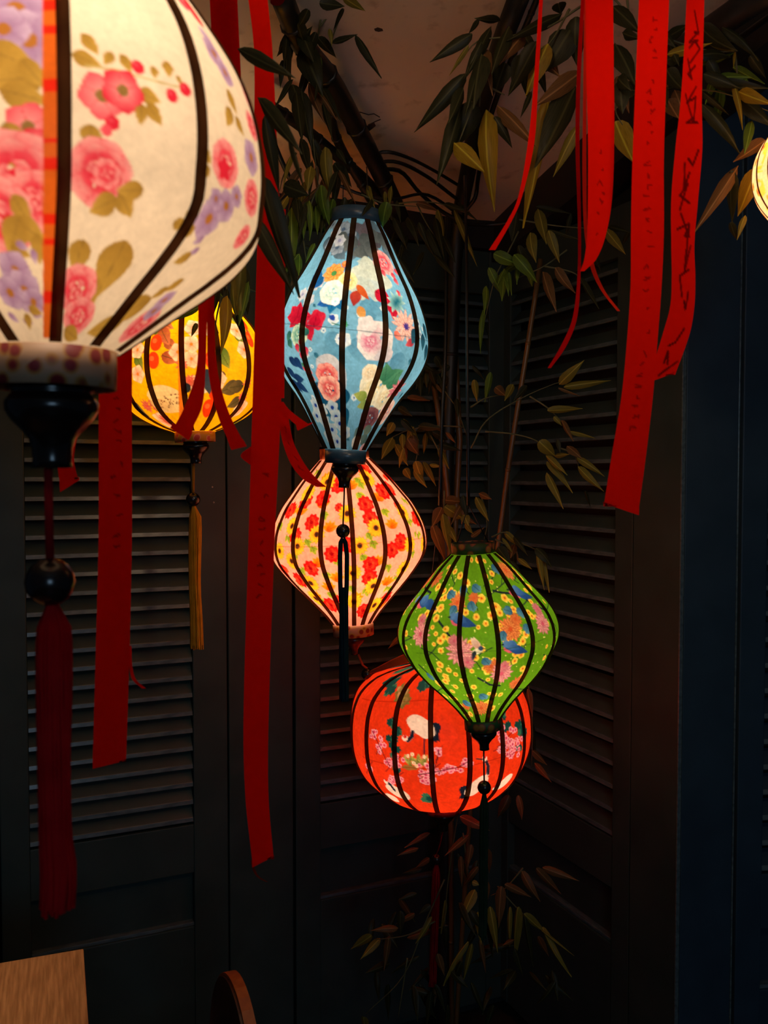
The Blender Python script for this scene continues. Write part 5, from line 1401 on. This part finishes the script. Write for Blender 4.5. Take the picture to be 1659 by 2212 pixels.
spray('bamboo leaves gathered around the green lantern top', (1000, 1060), 1.95,
      [[(960, 1060), (958, 1100), (950, 1110)], [(1040, 1070), (1052, 1130), (1046, 1165)], [(1062, 1160), (1090, 1150), (1120, 1170), (1160, 1188)], [(1070, 1165), (1100, 1180)]],
      [(960, 1094, 1006, 1124, 26, O), (1002, 1112, 1012, 1136, 20, O), (1005, 1130, 1022, 1154, 13, O), (954, 1096, 934, 1140, 26, B), (935, 1134, 962, 1216, 25, B), (957, 1110, 970, 1198, 21, O), (966, 1136, 987, 1174, 17, O), (1028, 1074, 1055, 1124, 17, O), (962, 1080, 1000, 1084, 23, B), (1018, 1160, 1048, 1138, 11, B), (1090, 1149, 1127, 1182, 15, O), (1085, 1162, 1109, 1198, 9, O), (1120, 1206, 1148, 1228, 11, O), (1157, 1184, 1193, 1226, 21, D), (1160, 1190, 1173, 1272, 13, O), (1172, 1193, 1189, 1279, 13, O), (1075, 1182, 1102, 1219, 27, D), (1103, 1212, 1130, 1252, 15, D), (1000, 1070, 1010, 1120, 18, D), (1035, 1066, 1060, 1078, 14, B), (1110, 1160, 1140, 1200, 12, D)],
      [(8, 1060, 1170, 1130, 1210, 40, 14, [D, B], 40), (6, 945, 1080, 1010, 1120, 44, 15, [D, B], 30)])
spray('bamboo leaves in the dark below the globe lantern', (960, 1790), 1.98,
      [[(990, 1750), (975, 1850), (966, 1920), (960, 2010)], [(1130, 1875), (1090, 1920), (1060, 1935)], [(1075, 1915), (1115, 1960), (1170, 2010)], [(960, 1900), (920, 1990), (870, 2110), (790, 2190)], [(940, 1990), (880, 2020), (810, 2030)], [(880, 2070), (860, 2200)], [(1000, 1800), (1008, 1860), (1012, 1890)]],
      [(928, 1800, 876, 1832, 13, B), (928, 1854, 896, 1875, 13, B), (1127, 1881, 1167, 1949, 19, B), (1158, 1875, 1214, 1935, 17, B), (1172, 1874, 1252, 1904, 17, B), (1026, 1922, 996, 1986, 23, O), (1058, 1958, 1077, 2062, 19, O), (1032, 1970, 1040, 2040, 17, O), (1036, 2030, 1049, 2106, 12, B), (1012, 2034, 956, 2130, 13, O), (1020, 2038, 999, 2130, 13, O), (1102, 1958, 1101, 2048, 11, O), (1120, 1958, 1108, 2080, 21, O), (1083, 1914, 1076, 2008, 23, B), (1132, 1973, 1180, 2020, 18, O), (1172, 2002, 1234, 2112, 15, O), (1134, 1980, 1150, 2094, 13, D), (1170, 2010, 1240, 2066, 6, O), (803, 2020, 756, 2054, 19, O), (821, 2027, 778, 2072, 17, O), (933, 1980, 897, 2040, 13, O), (962, 1944, 949, 2022, 10, O), (1018, 1824, 1010, 1876, 15, B), (1119, 1718, 1128, 1772, 15, B), (1100, 1718, 1074, 1768, 21, D), (994, 1764, 1058, 1794, 21, B), (1052, 1904, 1050, 1960, 16, B), (1090, 1910, 1150, 1940, 16, B), (1020, 1905, 1036, 1912, 12, O), (860, 2005, 800, 2010, 15, B), (945, 2060, 960, 2110, 16, B), (1110, 2030, 1090, 2040, 10, B), (1200, 2120, 1160, 2170, 14, D), (900, 1930, 860, 1945, 12, D), (930, 1955, 905, 1975, 14, D), (786, 2196, 790, 2230, 18, O)],
      [(26, 780, 1930, 1180, 2110, 66, 15, [D, D, D, B], 40), (16, 800, 2080, 1200, 2180, 70, 15, [D], 35), (8, 900, 1790, 1060, 1890, 60, 14, [D, B], 40)])
spray('few bamboo leaves peeping out right of the globe lantern', (1140, 1480), 2.15,
      [[(1140, 1470), (1150, 1560), (1148, 1660)]],
      [(1140, 1488, 1148, 1548, 15, B), (1150, 1622, 1184, 1652, 17, B), (1155, 1648, 1190, 1690, 13, B), (1148, 1560, 1160, 1640, 14, D), (868, 1372, 838, 1400, 12, B)])

# ------------------------------------------------------------------ table and chair
def table():
    root = empty('dining_table', (at(181, 2068, 1.597).x, at(181, 2068, 1.597).y, 0))
    tag(root, 'pale wooden table, only one top corner in view at lower left', 'table')
    e1 = (at(0, 2100, 1.549) - at(181, 2068, 1.597)).to_2d(); e1 = Vector(e1).normalized()
    e2 = Vector((-e1.y, e1.x))
    if e2.y > 0: e2 = -e2
    ang = math.atan2(-e1.y, -e1.x)
    root.rotation_euler = (0, 0, ang)
    # local: -x along the back edge to the left, -y toward the viewer
    bm_obj('tabletop', box_bm(-0.72, 0, -1.10, 0, 0.722, 0.75, 0.003), M['table_wood'], root)
    bm = box_bm(-0.66, -0.06, -1.04, -1.02, 0.64, 0.722); box_bm(-0.66, -0.06, -0.08, -0.06, 0.64, 0.722, 0, bm)
    box_bm(-0.08, -0.06, -1.04, -0.06, 0.64, 0.722, 0, bm); box_bm(-0.66, -0.64, -1.04, -0.06, 0.64, 0.722, 0, bm)
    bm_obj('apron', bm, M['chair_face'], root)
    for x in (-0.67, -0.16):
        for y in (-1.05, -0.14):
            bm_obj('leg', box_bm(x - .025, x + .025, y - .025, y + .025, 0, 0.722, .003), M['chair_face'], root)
table()

def chair():
    top = at(500, 2119, 1.40)
    root = empty('dining_chair', (top.x, top.y, 0), math.radians(-66))
    tag(root, 'wooden chair with rounded orange-edged back, cropped at the bottom edge', 'chair')
    # local: +y faces backward (away from the seat), the back stands at y = 0
    H = top.z; w = 0.17; n = 26
    prof = []
    for i in range(n + 1):
        t = PI * i / n
        prof.append((w * math.cos(t) * (1 - .10 * (1 - math.sin(t))), H - 0.30 + 0.30 * max(0.0, math.sin(t)) ** 0.85))
    prof = [(w * .86, 0.47)] + prof + [(-w * .86, 0.47)]
    def plate(name, y0, y1, sc, mat):
        V = [(x * sc, y0, z if sc == 1 else 0.47 + (z - 0.47) * .985) for x, z in prof] + [(x * sc, y1, z if sc == 1 else 0.47 + (z - 0.47) * .985) for x, z in prof]
        k = len(prof); Fc = [tuple(range(k)), tuple(range(k, 2 * k))[::-1]] + [(i, (i + 1) % k, k + (i + 1) % k, k + i)[::-1] for i in range(k)]
        bm = bmesh.new()
        vs = [bm.verts.new(v) for v in V]
        for f in Fc: bm.faces.new([vs[i] for i in f])
        bmesh.ops.recalc_face_normals(bm, faces=bm.faces)
        bm_obj(name, bm, mat, root)
    plate('backrest', 0.0, 0.018, 1, M['chair_wood'])
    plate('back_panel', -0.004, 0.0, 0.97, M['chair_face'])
    bm_obj('seat', box_bm(-.19, .19, -.35, .0, 0.44, 0.47, .008), M['chair_wood'], root)
    for x in (-.17, .17):
        for y in (-.32, -.03):
            V, Fc = tube_geo([(x, y, 0.44), (x * 1.08, y + (.02 if y > -.1 else -.02), 0)], [.018, .013], 10)
            mesh_obj('leg', V, Fc, M['chair_wood'], root, smooth=True)
    bm_obj('back_rail', box_bm(-.12, .12, 0.0, .02, 0.36, 0.48, .004), M['chair_wood'], root)
chair()

# small screws in the shutter stile
for px, py in ((455, 1052), (458, 1085)):
    x = xb(px); p = C + UB * x
    Y = p.y
    o = lathe('screw', [(0.0022, 0), (0.0019, 0.0012), (0.0006, 0.0016)], paint_mat('steel', (170, 170, 160), (190, 190, 180), rough=0.4), None, 10)
    z = EYE + (1030 - py) / F * Y
    nrm = Vector((UB.y, -UB.x, 0))
    o.location = Vector((p.x, p.y, z)) + nrm * 0.018
    o.rotation_euler = nrm.to_track_quat('Z', 'Y').to_euler()
    tag(o, 'small pale screw head in the left shutter stile, %s of two' % ('upper' if py < 1070 else 'lower'), 'screw', 'shutter screws')
